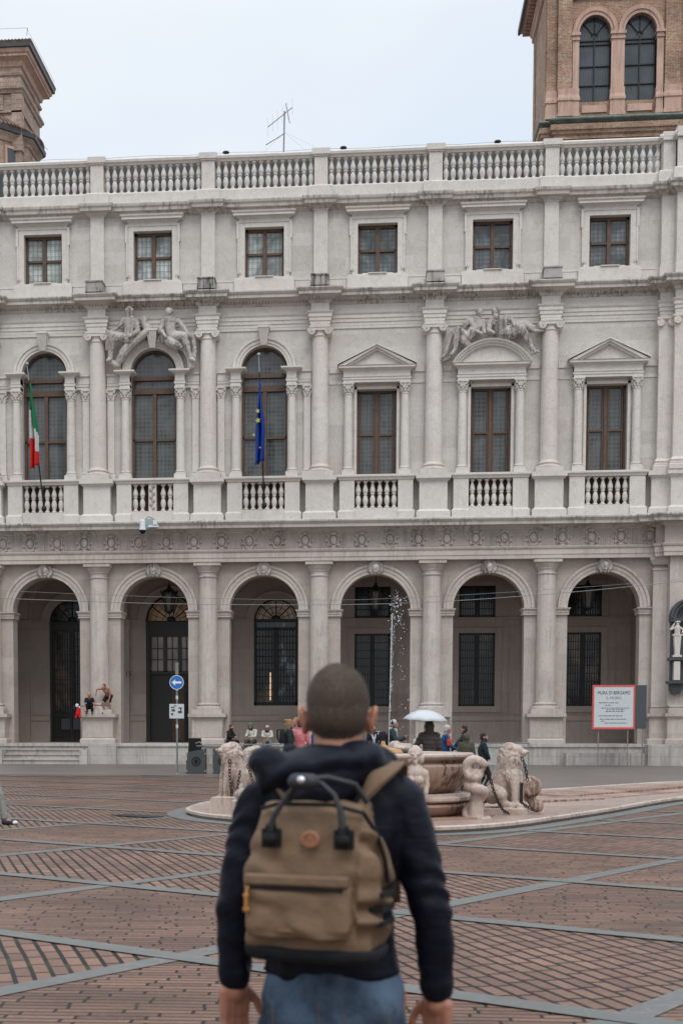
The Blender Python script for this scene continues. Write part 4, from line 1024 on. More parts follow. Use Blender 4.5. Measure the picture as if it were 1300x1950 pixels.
m.sweep([(0, 32.3), (.34, 32.45), (.36, 32.5), (.3, 32.55), (.02, 32.68), (0, 32.7)], pth2)
m.build('copper_flashing', 'copper', RT)
m = MB(); m.sweep([(-.2, 30.5), (.04, 30.5), (.04, 31.5), (.12, 31.55), (.12, 31.7), (.22, 31.78), (.25, 31.9), (.32, 31.95), (.32, 32.22), (0, 32.24)], pth2)
m.build('brick_cornice', 'tower_brick', RT)
m = MB(); m.sweep([(0, 39.5), (.1, 39.55), (.1, 39.75), (.22, 39.9), (.22, 40.1), (0, 40.15)], [(8.43, 6.3), (8.43, -.12), (16, -.12)])
m.build('upper_moulding', 'peach', RT)
m = MB(); m.box(7.75, 16.5, -.9, 6.9, 40.35, 40.5)
y = -.7
while y < 6.8: m.box(7.85, 8.45, y, y+.16, 40.1, 40.35); y += .38
x = 7.9
while x < 16: m.box(x, x+.16, -.8, -.1, 40.1, 40.35); x += .38
m.build('eave', 'peach', RT)
m = MB(); m.box(7.62, 7.76, -1.0, 7.0, 40.33, 40.62); m.box(7.62, 16.5, -1.04, -.9, 40.33, 40.62); m.build('gutter', 'gutter', RT)
m = MB(); m.taper(7.7, 16.5, -1, 7, 40.5, 11, 13, 2, 4, 42); m.build('tiled_roof', 'tile', RT)

# ================================================================== things on the palace
def flagpole(name, label, base, top, flag_pts, mats, group=None):
    t = root(name, label, 'flag', base)
    T = Vector(top)-Vector(base)
    m = MB(); m.tube([(0, 0, 0), tuple(T)], [.035, .022], 8); m.build('pole', 'iron', t)
    m = MB(); m.ell(tuple(T+Vector((0, 0, .08))), .075); m.tube([tuple(T), tuple(T-Vector((T.x, T.y, T.z))*.10)], [.022, .026], 8); m.build('finial', 'camgrey', t)
    m = MB(); m.tube([(-.25, -.02, .9), (.25, -.02, .9)], .03, 6); m.tube([(-.18, .55, .9), (0, 0, .9), (.18, .55, .9)], .02, 6); m.ell((0, .0, 0), (.12, .12, .14)); m.build('bracket', 'iron', t)
    return t, T
def drape(T, w_top, drop, z0, cols, parent, lean):
    # hanging cloth: folds in depth; columns across, rows down
    n, r = 22, 30
    sheets = {}
    def P(u, v):
        zz = z0-drop*v+.18*u*(1-v)*0
        w = w_top*(.18+.82*min(1, v*1.6)) * (.55+.2*v)
        x = lean(v)+w*(u-.35)+.02*sin(v*9+u*3)
        y = -.05+.16*sin(u*13+v*2.2)*min(1, v*2.2)
        z = zz-.45*u*(1-v)*0-(.25*(1-u))*v**3
        return (x, y, z)
    for i in range(n):
        for j in range(r):
            u0, u1, v0, v1 = i/n, (i+1)/n, j/r, (j+1)/r
            k = cols((u0+u1)/2, (v0+v1)/2)
            sheets.setdefault(k, MB()).add([P(u0, v0), P(u1, v0), P(u1, v1), P(u0, v1)], [(0, 1, 2, 3)])
    return sheets
GREEN, WHITE, RED = cloth((.008, .15, .05), .7), cloth((.50, .50, .51), .7), cloth((.50, .02, .015), .7)
BLUE, GOLD = cloth((.008, .04, .24), .7), cloth((.50, .42, .10), .7)
def flagmesh(parent, mats, x0, z0, drop, width, colf, leanx):
    sh = drape(None, width, drop, z0, colf, parent, leanx)
    me = bpy.data.meshes.new('flag_cloth'); vs_, fs, mi = [], [], []
    for k, mb in sh.items():
        o = len(vs_); vs_ += mb.v; fs += [tuple(i+o for i in f) for f in mb.f]; mi += [k]*len(mb.f)
    me.from_pydata(vs_, [], fs)
    for mt in mats: me.materials.append(mt)
    for p, i in zip(me.polygons, mi): p.material_index = i; p.use_smooth = True
    b = bmesh.new(); b.from_mesh(me); bmesh.ops.remove_doubles(b, verts=b.verts, dist=.0005); b.to_mesh(me); b.free()
    o = bpy.data.objects.new('flag_cloth', me); C.objects.link(o); o.parent = parent
    s_ = o.modifiers.new('t', 'SOLIDIFY'); s_.thickness = .012
    return o
t, T = flagpole('flag', 'Italian green, white and red flag hanging limp from a pole on the left balcony', (-14.88, D-1.05, 11.45), (-15.20, D-2.6, 17.36), None, None)
def itc(u, v):
    if v < .34+.30*u*(u > .6): return 0
    return 1 if v < .66+.16*(u > .72) else 2
fo = flagmesh(t, [GREEN, WHITE, RED], 0, 5.2, 3.5, .58, itc, lambda v: -.24+.10*v)
fo.location = (0, -1.32, 0)
t, T = flagpole('flag', 'blue flag with gold stars hanging limp before the third arched window', (-4.98, D-1.05, 11.45), (-5.10, D-2.6, 17.5), None, None)
fo = flagmesh(t, [BLUE, GOLD], 0, 5.05, 3.35, .58, lambda u, v: 0, lambda v: -.10-.06*v)
fo.location = (0, -1.32, 0)
m = MB()
for (x, z, s) in ((-.16, 3.75, .11), (-.15, 3.35, .13), (-.33, 2.75, .08), (-.06, 2.2, .05)):
    pts = [(x+s*(1 if k % 2 == 0 else .42)*cos(pi/2+pi*k/5+.3), z+s*(1 if k % 2 == 0 else .42)*sin(pi/2+pi*k/5+.3)) for k in range(10)]
    m.prism(pts, -.24, -.20)
st = m.build('star', GOLD, fo)
# surveillance camera under the ledge
t = root('surveillance_camera', 'white dome surveillance camera hung beside a grey box on the ledge cornice', 'security camera', (-10.15, D-1.1, 10.5))
m = MB(); m.box(-.26, .30, -.12, .04, -.02, .40); m.build('mount_box', 'camgrey', t)
m = MB(); m.lathe([(.08, .36), (.13, .30), (.13, .02), (.15, -.06), (.15, -.10)], -.22, -.2, 16); m.box(.26, .44, -.3, .0, .12, .32); m.box(.05, .5, -.26, -.1, .02, .10); m.build('housing', 'camwhite', t, True)
m = MB(); m.ell((-.22, -.2, -.12), (.14, .14, .15)); m.build('dome', 'emblem', t, True)
m = MB(); m.tube([(-.1, 0, .4), (0, 0, .52), (.15, .02, .46), (.3, .04, .38)], .015, 5); m.build('cable', 'iron', t)
# antennas and roof spikes
t = root('tv_antenna', 'rooftop television antenna mast with two slanted booms', 'antenna', (-4.63, 68, 27.9))
m = MB(); m.tube([(0, 0, 0), (-.02, 0, 1.6), (.02, 0, 3.6)], .035, 6); m.build('mast', 'steel', t)
for i, (a, b, zs) in enumerate((((-.82, .3, 3.0), (.42, -.3, 3.62), 1), ((-.9, .2, 2.12), (.0, -.1, 2.48), 0))):
    m = MB(); A_, B_ = Vector(a), Vector(b); m.tube([a, b], .02, 5)
    for k in range(6 if i == 0 else 3):
        p = A_.lerp(B_, k/5 if i == 0 else k/8); h = .42 if i == 0 else .05; m.tube([p-Vector((0, 0, h)), p+Vector((0, 0, h))], .004, 4)
    m.build('boom', 'steel', t)
m = MB(); m.tube([(.08, -.1, 3.92), (.27, .1, 3.05)], .018, 5); m.build('reflector', 'steel', t)
m = MB(); m.tube([(.02, 0, 2.6), (1.6, .5, 1.4)], .004, 3); m.tube([(.02, 0, 2.6), (2.4, -.5, 1.2)], .004, 3); m.tube([(.02, 0, 2.6), (-2.2, .5, .8)], .004, 3); m.build('guy_wire', 'steel', t)
for i, (x, lab) in enumerate(((-6.8, 'small dark roof lamp left of the antenna on the balustrade line'), (-1.6, 'small dark roof lamp between the antenna and the brick tower'), (5.1, 'small dark roof lamp nearest the brick tower on the balustrade line'))):
    m = MB(); m.lathe([(.02, 0), (.02, .1), (.16, .14), (.14, .18), (.03, .22)], n=12)
    o = m.build('roof_lamp', 'iron'); o.location = (x, D+.1, 27.0+.0); tag(o, lab, 'roof lamp', 'small lamps along the balustrade')
m = MB(); m.tube([(XL+2*k, D+.2, 27.14+.05*(k % 2)) for k in range(16)], .006, 4)
tag(m.build('roof_cable', 'iron'), 'thin lightning cable running along the top of the balustrade', 'cable')
# overhead wires
for i, (pts, r) in enumerate((([(-13.5, 45, 5.97), (-12.5, 45, 5.93), (-6.69, 45, 5.70), (-1, 45, 5.63), (2.41, 45, 5.72), (6, 45, 5.95), (9.7, 45, 6.28), (12, 45, 6.5)], .010), ([(-13.5, 46, 6.33), (-12.8, 46, 6.29), (-6.84, 46, 6.01), (-2, 46, 5.88), (.73, 46, 5.92), (5, 46, 6.12), (9.9, 46, 6.44), (12, 46, 6.6)], .006))):
    m = MB()
    pp_ = []
    P_ = [Vector(p) for p in pts]
    for a in range(len(P_)-1):
        for k in range(6):
            t_ = k/6; p0, p1, p2, p3 = P_[max(a-1, 0)], P_[a], P_[a+1], P_[min(a+2, len(P_)-1)]
            pp_.append(.5*((2*p1)+(-p0+p2)*t_+(2*p0-5*p1+4*p2-p3)*t_*t_+(-p0+3*p1-3*p2+p3)*t_**3))
    m.tube(pp_, r, 5)
    tag(m.build('overhead_wire', 'steel'), ('thicker pale wire strung across the square in front of the arches', 'thinner dark wire strung just above the pale one in front of the arches')[i], 'wire', 'wires strung across the arches')
# lanterns in the arcade
labs = ('black iron lantern hanging in the archway above the main door', 'black iron lantern hanging in the archway behind the water jet', 'black iron lantern hanging in the rightmost archway')
def lantern(t):
    m = MB(); m.tube([(0, 0, .1), (0, 0, 1.2)], .02, 6); m.build('chain', 'iron', t)
    m = MB(); m.lathe([(.05, .15), (.12, .08), (.16, .02), (.36, -.12), (.40, -.17), (.40, -.22)], n=6); m.ell((0, 0, .18), .07)
    for k in range(6): m.ell((.38*cos(k*pi/3), .38*sin(k*pi/3), -.12), (.04, .04, .09))
    m.build('lantern_roof', 'iron', t)
    m = MB()
    for k in range(6):
        a = k*pi/3; m.tube([(.34*cos(a), .34*sin(a), -.2), (.20*cos(a), .20*sin(a), -.98)], .025, 5)
    m.lathe([(.22, -.98), (.22, -1.02), (.05, -1.14)], n=6); m.lathe([(.355, -.2), (.355, -.24)], n=6, cap=False)
    m.build('lantern_frame', 'iron', t)
    m = MB(); m.lathe([(.32, -.21), (.19, -.97)], n=6, cap=False); m.build('lantern_glass', 'lamp_glass', t)
lan = []
for i, x in enumerate((-9.75, -.07, 9.6)):
    t = root('hanging_lantern', labs[i], 'lantern', (x, D+2.4, 8.15), 0, 'lanterns hanging in the arcade'); lan.append(t)
    if i == 0: lantern(t)
    else:
        for ch in list(lan[0].children): copy(ch, ch.location, t)
# house number
def text(s_, size, mat, loc, rot=(pi/2, 0, 0), name='lettering', parent=None, ext=.004, align='CENTER', spacing=1):
    cu = bpy.data.curves.new('t', 'FONT'); cu.body = s_; cu.size = size; cu.extrude = ext; cu.align_x = align; cu.space_character = spacing
    o = bpy.data.objects.new('t', cu); C.objects.link(o); dg = bpy.context.evaluated_depsgraph_get()
    me = bpy.data.meshes.new_from_object(o.evaluated_get(dg)); bpy.data.objects.remove(o)
    o = link(name, me, mat, parent); o.location = loc; o.rotation_euler = rot; return o
o = text('15', .34, 'print', (-12.15, D+4.78, 4.18), name='house_number'); tag(o, 'black house number 15 on the wall inside the second archway', 'house number')

# statues on the window heads -----------------------------------------------------
def statue(name, label, limbs, ells, loc, vox=.03):
    m = MB()
    rr = random.Random(len(label))
    for pts, rs in limbs:
        m.limb(pts, [r*1.02 for r in rs], 10)
        for p, q, ra, rb in zip(pts, pts[1:], rs, rs[1:]):
            for k in range(1):
                f = rr.random(); rad = (ra+(rb-ra)*f)*.55; m.ell(tuple(p[i]+(q[i]-p[i])*f+rr.uniform(-1, 1)*rad*.9 for i in range(3)), (rad*1.2, rad, rad*1.5), (0, rr.uniform(-1, 1), 0))
    for e in ells: m.ell(*e)
    o = fuse(m, name, 'statue', None, vox*.65, 1, .022, 4.5, lambda co: .007*sin(co.x*38-co.z*22+7*noise.noise(co*3)))
    o.location = loc; return tag(o, label, 'statue', 'statues reclining over the windows')
def hd(x, y, z, r=.15, beard=False):
    r *= 1.25; z -= .04
    L = [((x, y, z), (r*.85, r, r*1.15)), ((x, y+.03, z+.08), (r*1.1, r*1.1, r*.95)), ((x, y-.15, z-.02), (.03, .05, .05))]
    if beard: L += [((x, y-.09, z-.17), (.12, .11, .16)), ((x-.08, y, z+.12), (.08, .09, .09)), ((x+.08, y, z+.13), (.08, .09, .08)), ((x, y-.02, z+.21), (.09, .09, .08))]
    return L
yb = -.42
statue('reclining_statue', 'bearded stone river god seated on the left shoulder of the second arched window', [
    ([(1.42, yb, 2.02), (1.40, yb, 1.35)], [.27, .23]), ([(1.40, yb, 1.35), (1.42, yb, 1.15)], [.25, .26]),
    ([(1.14, yb, 2.05), (.80, yb-.12, 1.65), (.42, yb-.2, 1.45)], [.13, .10, .07]), ([(1.70, yb, 2.02), (1.80, yb-.15, 1.52), (1.45, yb-.35, 1.24)], [.13, .11, .08]),
    ([(1.35, yb, 1.2), (.66, yb-.3, 1.32), (.55, yb-.15, .35), (.48, yb-.3, .25)], [.2, .15, .10, .08]), ([(1.3, yb, 1.3), (.46, yb-.15, 1.5), (.40, yb, .8)], [.18, .13, .09]),
    ([(1.95, yb+.1, 2.1), (2.25, yb+.1, 1.65)], [.10, .22]), ([(2.2, yb, 1.55), (1.7, yb, 1.15), (1.2, yb, .75), (.85, yb, .15)], [.16, .2, .22, .14]), ([(.5, yb, .28), (.8, yb, .1), (.9, yb+.1, -.1)], [.14, .17, .12])],
    hd(1.40, yb-.05, 2.42, .15, True)+[((2.05, yb+.05, 1.95), (.16, .12, .3))], (-12.48, D, 17.75), .03)
statue('reclining_statue', 'bare chested stone youth seated on the right shoulder of the second arched window', [
    ([(.85, yb, 2.0), (.90, yb, 1.35)], [.27, .23]), ([(.56, yb, 2.0), (.46, yb-.12, 1.6), (.70, yb-.3, 1.22)], [.12, .10, .07]), ([(1.22, yb, 2.0), (1.52, yb-.1, 1.62), (1.68, yb-.2, 1.36)], [.13, .10, .08]),
    ([(.92, yb, 1.3), (1.50, yb-.25, 1.28), (1.80, yb-.15, .3), (1.95, yb-.25, .2)], [.22, .16, .10, .08]), ([(1.0, yb, 1.4), (1.85, yb-.1, 1.3), (1.95, yb, .6), (1.85, yb, .05)], [.2, .15, .12, .09]),
    ([(.55, yb, 1.25), (.95, yb-.1, 1.0), (1.4, yb, .85)], [.18, .24, .2]), ([(1.45, yb, .9), (1.7, yb, .45), (1.8, yb, -.02)], [.16, .14, .16])],
    hd(.83, yb-.08, 2.36, .15)+[((1.85, yb-.1, 1.32), (.14, .12, .14)), ((.45, yb-.1, 1.55), (.14, .1, .16))], (-10.10, D, 17.72), .03)
statue('reclining_statue', 'slim stone woman leaning back on the left slope of the curved window head', [
    ([(1.45, yb, 1.65), (1.50, yb, 1.4), (1.05, yb-.05, .95)], [.17, .19, .22]), ([(1.2, yb, 1.62), (1.35, yb-.15, 1.15), (1.65, yb-.2, 1.02)], [.11, .09, .06]), ([(1.72, yb, 1.62), (1.75, yb-.1, 1.2), (1.78, yb-.2, 1.05)], [.10, .08, .06]),
    ([(1.05, yb, .95), (.62, yb-.2, 1.22), (.52, yb-.2, .35), (.35, yb-.25, .15)], [.2, .14, .09, .07]), ([(.95, yb, .95), (.40, yb-.05, 1.10), (.12, yb-.05, .25), (-.02, yb-.15, .05)], [.18, .12, .08, .06]),
    ([(.62, yb, 1.15), (.9, yb, .8), (1.1, yb, .55)], [.2, .24, .14]), ([(1.25, yb+.1, 1.75), (1.0, yb+.1, 1.55), (.9, yb+.1, 1.35)], [.12, .14, .09]), ([(.3, yb, .05), (.05, yb, -.05)], [.1, .09])],
    hd(1.55, yb-.05, 1.96, .12), (2.80, D, 17.75), .028)
statue('reclining_statue', 'stone man lounging with one leg flung out, right side of the curved window head', [
    ([(.62, yb, 1.62), (.85, yb, 1.55), (.80, yb, 1.1)], [.2, .27, .22]), ([(.40, yb, 1.62), (.30, yb-.12, 1.2), (.52, yb-.3, 1.02)], [.13, .11, .07]), ([(1.10, yb, 1.72), (1.38, yb-.1, 1.55), (1.42, yb-.3, 1.28)], [.15, .11, .08]),
    ([(.85, yb, 1.05), (1.25, yb-.1, 1.0), (1.72, yb-.28, 1.22), (2.15, yb-.15, .38), (2.32, yb-.25, .15)], [.24, .23, .16, .11, .08]), ([(1.0, yb, 1.15), (1.8, yb, 1.45), (2.3, yb, 1.15), (2.62, yb-.1, 1.12)], [.2, .17, .10, .06]),
    ([(1.5, yb+.1, 1.55), (1.9, yb+.1, 1.5), (2.2, yb, 1.3)], [.12, .16, .12]), ([(2.2, yb-.2, .15), (2.42, yb-.3, .18)], [.08, .07])],
    hd(.62, yb-.08, 1.98, .14, True), (4.45, D, 17.72), .028)

# aedicule at the right edge
t = root('wall_shrine', 'dark stone wall shrine with a white carved herm figure between columns at the right edge', 'shrine', (13.45, D-.86, 0))
m = MB()
m.box(-.78, .78, -.08, .15, 3.6, 6.2); m.box(-.95, .95, -.42, .1, 3.55, 3.66); m.box(-.90, .90, -.36, .1, 4.55, 4.68); m.box(-.88, .88, -.34, .1, 6.22, 6.36)
m.arc(0, 6.36, [(.62, -.1), (.62, .3), (.74, .34), (.80, .42), (.88, .42), (.88, -.1)]); m.box(-.6, .6, -.02, .1, 6.3, 6.9); m.box(-.8, -.3, -.24, .1, 3.3, 3.55); m.box(.3, .8, -.24, .1, 3.3, 3.55)
m.taper(-.70, -.40, -.2, .1, 3.1, -.8, -.3, -.24, .1, 3.3); m.taper(.40, .70, -.2, .1, 3.1, .3, .8, -.24, .1, 3.3)
m.build('shrine_frame', 'slate', t)
for s in (-1, 1):
    m = MB(); x = s*.56
    m.taper(x-.09, x+.09, -.34, -.1, 4.72, x-.15, x+.15, -.36, -.08, 5.62); m.box(x-.18, x+.18, -.38, -.06, 4.69, 4.78); m.box(x-.19, x+.19, -.38, -.06, 5.60, 5.68)
    m.limb([(x, -.24, 5.7), (x, -.24, 5.95)], [.12, .13]); m.ell((x, -.26, 6.10), (.075, .08, .095)); m.ell((x, -.25, 6.20), (.16, .12, .06))
    m.limb([(x-.13, -.24, 5.95), (x-.28, -.26, 5.88), (x-.14, -.26, 6.12)], [.05, .04, .035]); m.limb([(x+.13, -.24, 5.95), (x+.26, -.26, 5.85), (x+.2, -.3, 5.75)], [.05, .04, .035])
    m.box(x-.13, x+.13, -.34, -.05, 3.70, 4.5)
    m.build('herm_figure', 'column', t, True)

# ================================================================== FOUNTAIN
FX, FY = .10, 23.4
t = root('fountain', 'old pink marble fountain basin on a moulded base with a spouting jet', 'fountain', (FX, FY, 0))
def lobed(m, prof, n=64, k=8, amp=.035):
    st = len(m.v); m.lathe(prof, n=n)
    for i in range(st, len(m.v)):
        x, y, z = m.v[i]; a = math.atan2(y, x); f = 1+amp*(abs(cos(a*k/2))**.6-.6); m.v[i] = (x*f, y*f, z)
m = MB(); lobed(m, [(1.30, .0), (1.30, .12), (1.36, .13), (1.50, .22), (1.54, .30), (1.52, .34), (1.44, .35), (1.40, .36)]); m.build('lower_bowl', 'fountain', t, True)
m = MB(); lobed(m, [(1.40, .345), (1.42, .36), (1.53, .37), (1.57, .40), (1.57, .44), (1.52, .47), (1.38, .48), (1.36, .50)]); m.build('base_ring', 'fountain_pale', t, True)
m = MB(); lobed(m, [(1.16, .48), (1.20, .51), (1.34, .62), (1.43, .76), (1.485, .90), (1.49, .95), (1.46, .99), (1.38, 1.01), (1.36, 1.03), (1.38, 1.06)]); m.build('bowl', 'fountain', t, True)
m = MB(); lobed(m, [(1.30, 1.04), (1.40, 1.05), (1.49, 1.08), (1.53, 1.11), (1.53, 1.14), (1.50, 1.165), (1.30, 1.17), (1.24, 1.15), (1.20, 1.0), (.0, .99)]); m.build('rim', 'fountain_pale', t, True)
m = MB(); m.lathe([(1.22, 1.08), (0, 1.08)], n=40, cap=False); m.build('basin_water', 'pool', t)
m = MB(); m.lathe([(.30, 1.08), (.34, 1.16), (.30, 1.22), (.10, 1.25), (.04, 1.30), (.03, 1.36), (0, 1.36)], n=20); o = m.build('jet_spout', plain('ochre_stone', (.42, .24, .10), .6), t, True); o.location = (.02, 0, 0)
m = MB(); m.slab([(x-FX, y-FY) for x, y in plat], 0, .11); 
m.build('platform', 'platform', t)
m = MB(); pk = [(x-FX, y-FY) for x, y in grow(plat, .035)]
m.tube([(x, y, .085) for x, y in pk], .042, 6, closed=True); m.build('platform_edge', 'fountain_pale', t)
m = MB()    # slab joints as raised wet slabs towards the right
rnd = random.Random(3)
m.slab([(4.0, 6.0), (9.0, 13.5), (8.2, 13.8), (3.3, 7.2)], .10, .16); m.slab([(4.6, 5.6), (7.6, 10.0), (7.2, 10.3), (4.0, 6.1)], .10, .13); m.slab([(2.9, 3.8), (4.6, 5.3), (4.0, 6.0), (2.2, 4.9)], .10, .15)
m.build('wet_slab', 'fountain', t)
m = MB(); m.lathe([(1.9, .105), (1.9, .135), (1.3, .136)], n=48, cap=False); m.build('inner_step', 'fountain', t)
# jet of water
w = MB(); rnd = random.Random(11)
pts = [(.13+.045*(k/20)**1.0, 0, 1.2+2.3*k/20) for k in range(21)]
w.tube(pts, [.006+.0001*k for k in range(21)], 6)
def drop(x, y, z, r): w.ell((x, y, z), (r, r, r*rnd.uniform(.9, 1.6)), nu=6, nv=4)
for k in range(150):
    z = rnd.uniform(1.8, 3.85); f = (z-1.8)/2.05; drop(.15+.06*f+rnd.gauss(0, .008+.035*f**3), rnd.gauss(0, .03), z, rnd.uniform(.003, .008))
for k in range(40): drop(.26+rnd.gauss(0, .05), rnd.gauss(0, .05), rnd.uniform(3.3, 3.92), rnd.uniform(.004, .012))
for k in range(60):
    z = 3.8-2.7*rnd.random()**1.3; f = (3.8-z)/2.7; drop(.32+.13*f+rnd.gauss(0, .035+.03*f), rnd.gauss(0, .08), z, rnd.uniform(.003, .009))
o = w.build('water_jet', 'water', None, True); o.location = (FX-.02, FY, 0); o['kind'] = 'stuff'; o['label'] = 'thin white water jet with falling drops rising from the basin'; o['category'] = 'water jet'

# sphinx with a woman's head
m = MB()
m.ell((0, 0, 1.12), (.092, .10, .125)); m.ell((0, .03, 1.17), (.135, .12, .115)); m.ell((-.11, .02, 1.07), (.05, .07, .09)); m.ell((.11, .02, 1.07), (.05, .07, .09)); m.ell((0, .03, 1.27), (.08, .07, .04))
m.ell((0, -.105, 1.10), (.018, .03, .035)); m.ell((0, -.085, 1.045), (.035, .02, .014)); m.ell((0, -.07, 1.01), (.04, .04, .03)); m.ell((-.04, -.085, 1.155), (.035, .02, .012)); m.ell((.04, -.085, 1.155), (.035, .02, .012))
m.limb([(0, .02, 1.0), (0, .03, .88)], [.06, .08]); m.limb([(-.15, .03, .82), (.15, .03, .82)], [.085, .085]); m.limb([(0, .05, .82), (0, .08, .55)], [.18, .14])
m.ell((-.075, -.09, .70), (.075, .07, .075)); m.ell((.075, -.09, .70), (.075, .07, .075))
m.limb([(.17, .02, .80), (.20, .02, .62), (.17, -.05, .40), (.15, -.16, .36)], [.07, .055, .045, .05]); m.limb([(-.17, .02, .80), (-.20, .02, .62), (-.17, -.05, .40), (-.15, -.16, .36)], [.07, .055, .045, .05])
for s in (-1, 1):
    for k in range(3): m.ell((s*.15+.035*(k-1), -.20, .345), (.02, .04, .022))
m.limb([(0, .1, .6), (0, .45, .7)], [.16, .15])
o = fuse(m, 'sphinx_statue', 'fountain_pale', None, .014, 2, .008, 14); o.location = (.625, 22.0, .10); o.scale = (.92, 1, .92)
tag(o, 'pale stone sphinx with a woman\'s face spouting water in front of the basin', 'statue')
m = MB(); m.tube([(.628, 21.88, 1.06), (.632, 21.82, 1.0), (.638, 21.78, .85), (.64, 21.76, .6), (.642, 21.75, .12)], .005, 5)
o = m.build('water_spout', 'water'); o['kind'] = 'stuff'; o['label'] = 'thin trickle of water falling from the sphinx mouth'; o['category'] = 'water'
m = MB(); m.ell((0, 0, 0), (.22, .3, .10)); m.ell((-.08, 0, .06), (.12, .2, .07)); m.ell((.12, .03, .04), (.1, .14, .06))
o = fuse(m, 'stone_shell', 'fountain_pale', None, .025, 1, .02, 9); o.location = (.42, 24.55, 1.22); tag(o, 'worn stone figure back on the far rim of the basin', 'carving')

# serpent column
m = MB(); pts = []; rs = []
def SP(px, py, dy=0, Y=22.45): return ((px-716)/115.9, Y+dy, 1.55-(py-1390)/115.9)
for px, py, dy, r in [(926, 1558, -.10, .075), (912, 1562, -.14, .085), (893, 1560, -.06, .085), (885, 1548, .08, .08), (895, 1534, .14, .085), (912, 1520, .05, .09), (918, 1506, -.10, .095), (905, 1500, -.17, .10), (890, 1496, -.05, .10), (896, 1484, .12, .10), (910, 1474, .05, .095), (900, 1480, -.14, .09), (890, 1476, -.06, .095), (886, 1464, 0, .095), (889, 1452, 0, .10), (899, 1447, 0, .10), (911, 1450, -.01, .095), (922, 1456, -.02, .06)]:
    pts.append(SP(px, py, dy)); rs.append(r)
P2, R2 = [], []
for i in range(len(pts)-1):
    for k in range(4):
        f = k/4; p0, p1, p2, p3 = (Vector(pts[min(max(i+j, 0), len(pts)-1)]) for j in (-1, 0, 1, 2))
        P2.append(.5*((2*p1)+(-p0+p2)*f+(2*p0-5*p1+4*p2-p3)*f*f+(-p0+3*p1-3*p2+p3)*f**3)); R2.append(rs[i]*(1-f)+rs[i+1]*f)
m.limb(P2, [r*.84 for r in R2], 12)
m.limb([SP(903, 1560), SP(905, 1520), SP(903, 1485)], [.15, .10, .085]); m.limb([SP(903, 1468), SP(912, 1470), SP(918, 1463)], [.06, .045, .035]); m.ell(SP(907, 1451, -.075), (.035, .03, .022)); m.ell(SP(908, 1446, -.07), (.05, .03, .015))
o = fuse(m, 'serpent_statue', 'fountain_pale', None, .016, 1, .006, 16); tag(o, 'pale stone sea serpent coiled round itself, biting a chain at the right of the basin', 'statue')

# lions
def lion(name, label, P_, loc, rz=0, vox=.02, sc=1):
    m = MB()
    for pts, rs in P_['limbs']: m.limb(pts, rs, 12)
    for e in P_['ells']: m.ell(*e)
    r = random.Random(5)
    for (cx, cy, cz, rx, ry, rz_, n, s) in P_['mane']:
        for k in range(n):
            a, b = r.uniform(0, 2*pi), math.acos(r.uniform(-1, 1))
            p = (cx+rx*sin(b)*cos(a), cy+ry*sin(b)*sin(a), cz+rz_*cos(b)); m.limb([p, (p[0]+r.uniform(-.03, .03), p[1]+r.uniform(-.02, .02), p[2]-s*3.6)], [s*.62, s*.25], 6)
    for b in P_['box']: m.box(*b)
    o = fuse(m, name, 'fountain_pale', None, .0115, 1, .006, 16); o.location = loc; o.rotation_euler = (0, 0, rz); o.scale = (sc,)*3
    return tag(o, label, 'statue', 'stone lions around the fountain')
seated = dict(
    limbs=[([(0, 0, .98), (-.06, .02, .72), (-.20, .05, .42)], [.19, .20, .22]), ([(.10, -.10, .70), (.14, -.14, .40), (.14, -.16, .20), (.22, -.18, .16)], [.10, .075, .06, .07]),
           ([(.10, .12, .70), (.16, .14, .40), (.16, .16, .20), (.24, .16, .16)], [.10, .075, .06, .07]), ([(-.24, -.16, .36), (-.10, -.24, .36), (-.06, -.2, .20), (.08, -.24, .17)], [.17, .13, .08, .07]),
           ([(-.24, .18, .36), (-.10, .24, .34), (.05, .22, .17)], [.17, .12, .07]), ([(-.4, .05, .25), (-.5, -.05, .2), (-.42, -.22, .18)], [.05, .045, .05])],
    ells=[((.10, 0, 1.10), (.15, .12, .12)), ((.23, 0, 1.07), (.08, .075, .06)), ((.20, 0, 1.01), (.07, .06, .03)), ((.16, -.075, 1.14), (.03, .03, .025)), ((.16, .075, 1.14), (.03, .03, .025)), ((.03, -.12, 1.16), (.04, .03, .04)), ((.03, .12, 1.16), (.04, .03, .04)), ((.31, 0, 1.09), (.03, .04, .025))],
    mane=[(0, 0, .98, .195, .20, .25, 240, .034), (.02, 0, .74, .19, .20, .16, 110, .03)],
    box=[(-.45, .32, -.32, .32, 0.0, .13)])
lion('lion_statue', 'pale stone lion seated at the far right of the fountain, chain in its mouth', seated, (2.27, 23.7, .09), radians(-18), .02, 1.0)
lion('lion_statue', 'stone lion with chains looped over its mane, looking left, leftmost beside the basin', seated, (-2.62, 24.9, .11), radians(205), .02, .98)
lion('lion_statue', 'curly maned stone lion half hidden behind the man\'s shoulder, left of the basin', seated, (-2.13, 24.2, .10), radians(175), .02, .94)
m = MB(); m.taper(-.24, .24, -.22, .22, 0, -.21, .21, -.2, .2, .27); o = m.build('stone_block', 'fountain_pale'); o.location = (-2.62, 23.55, .11); tag(o, 'low pale stone block standing on the left lobe of the platform', 'stone block')
m = MB(); m.taper(-.22, .22, -.2, .2, 0, -.2, .2, -.18, .18, .25); m.ell((-.02, 0, .34), (.16, .15, .12)); o = fuse(m, 'stone_block', 'fountain_pale', None, .02, 1, .008, 10); o.location = (-2.2, 22.95, .11); tag(o, 'rounded pale stone block in front of the left lions by the man\'s elbow', 'stone block')
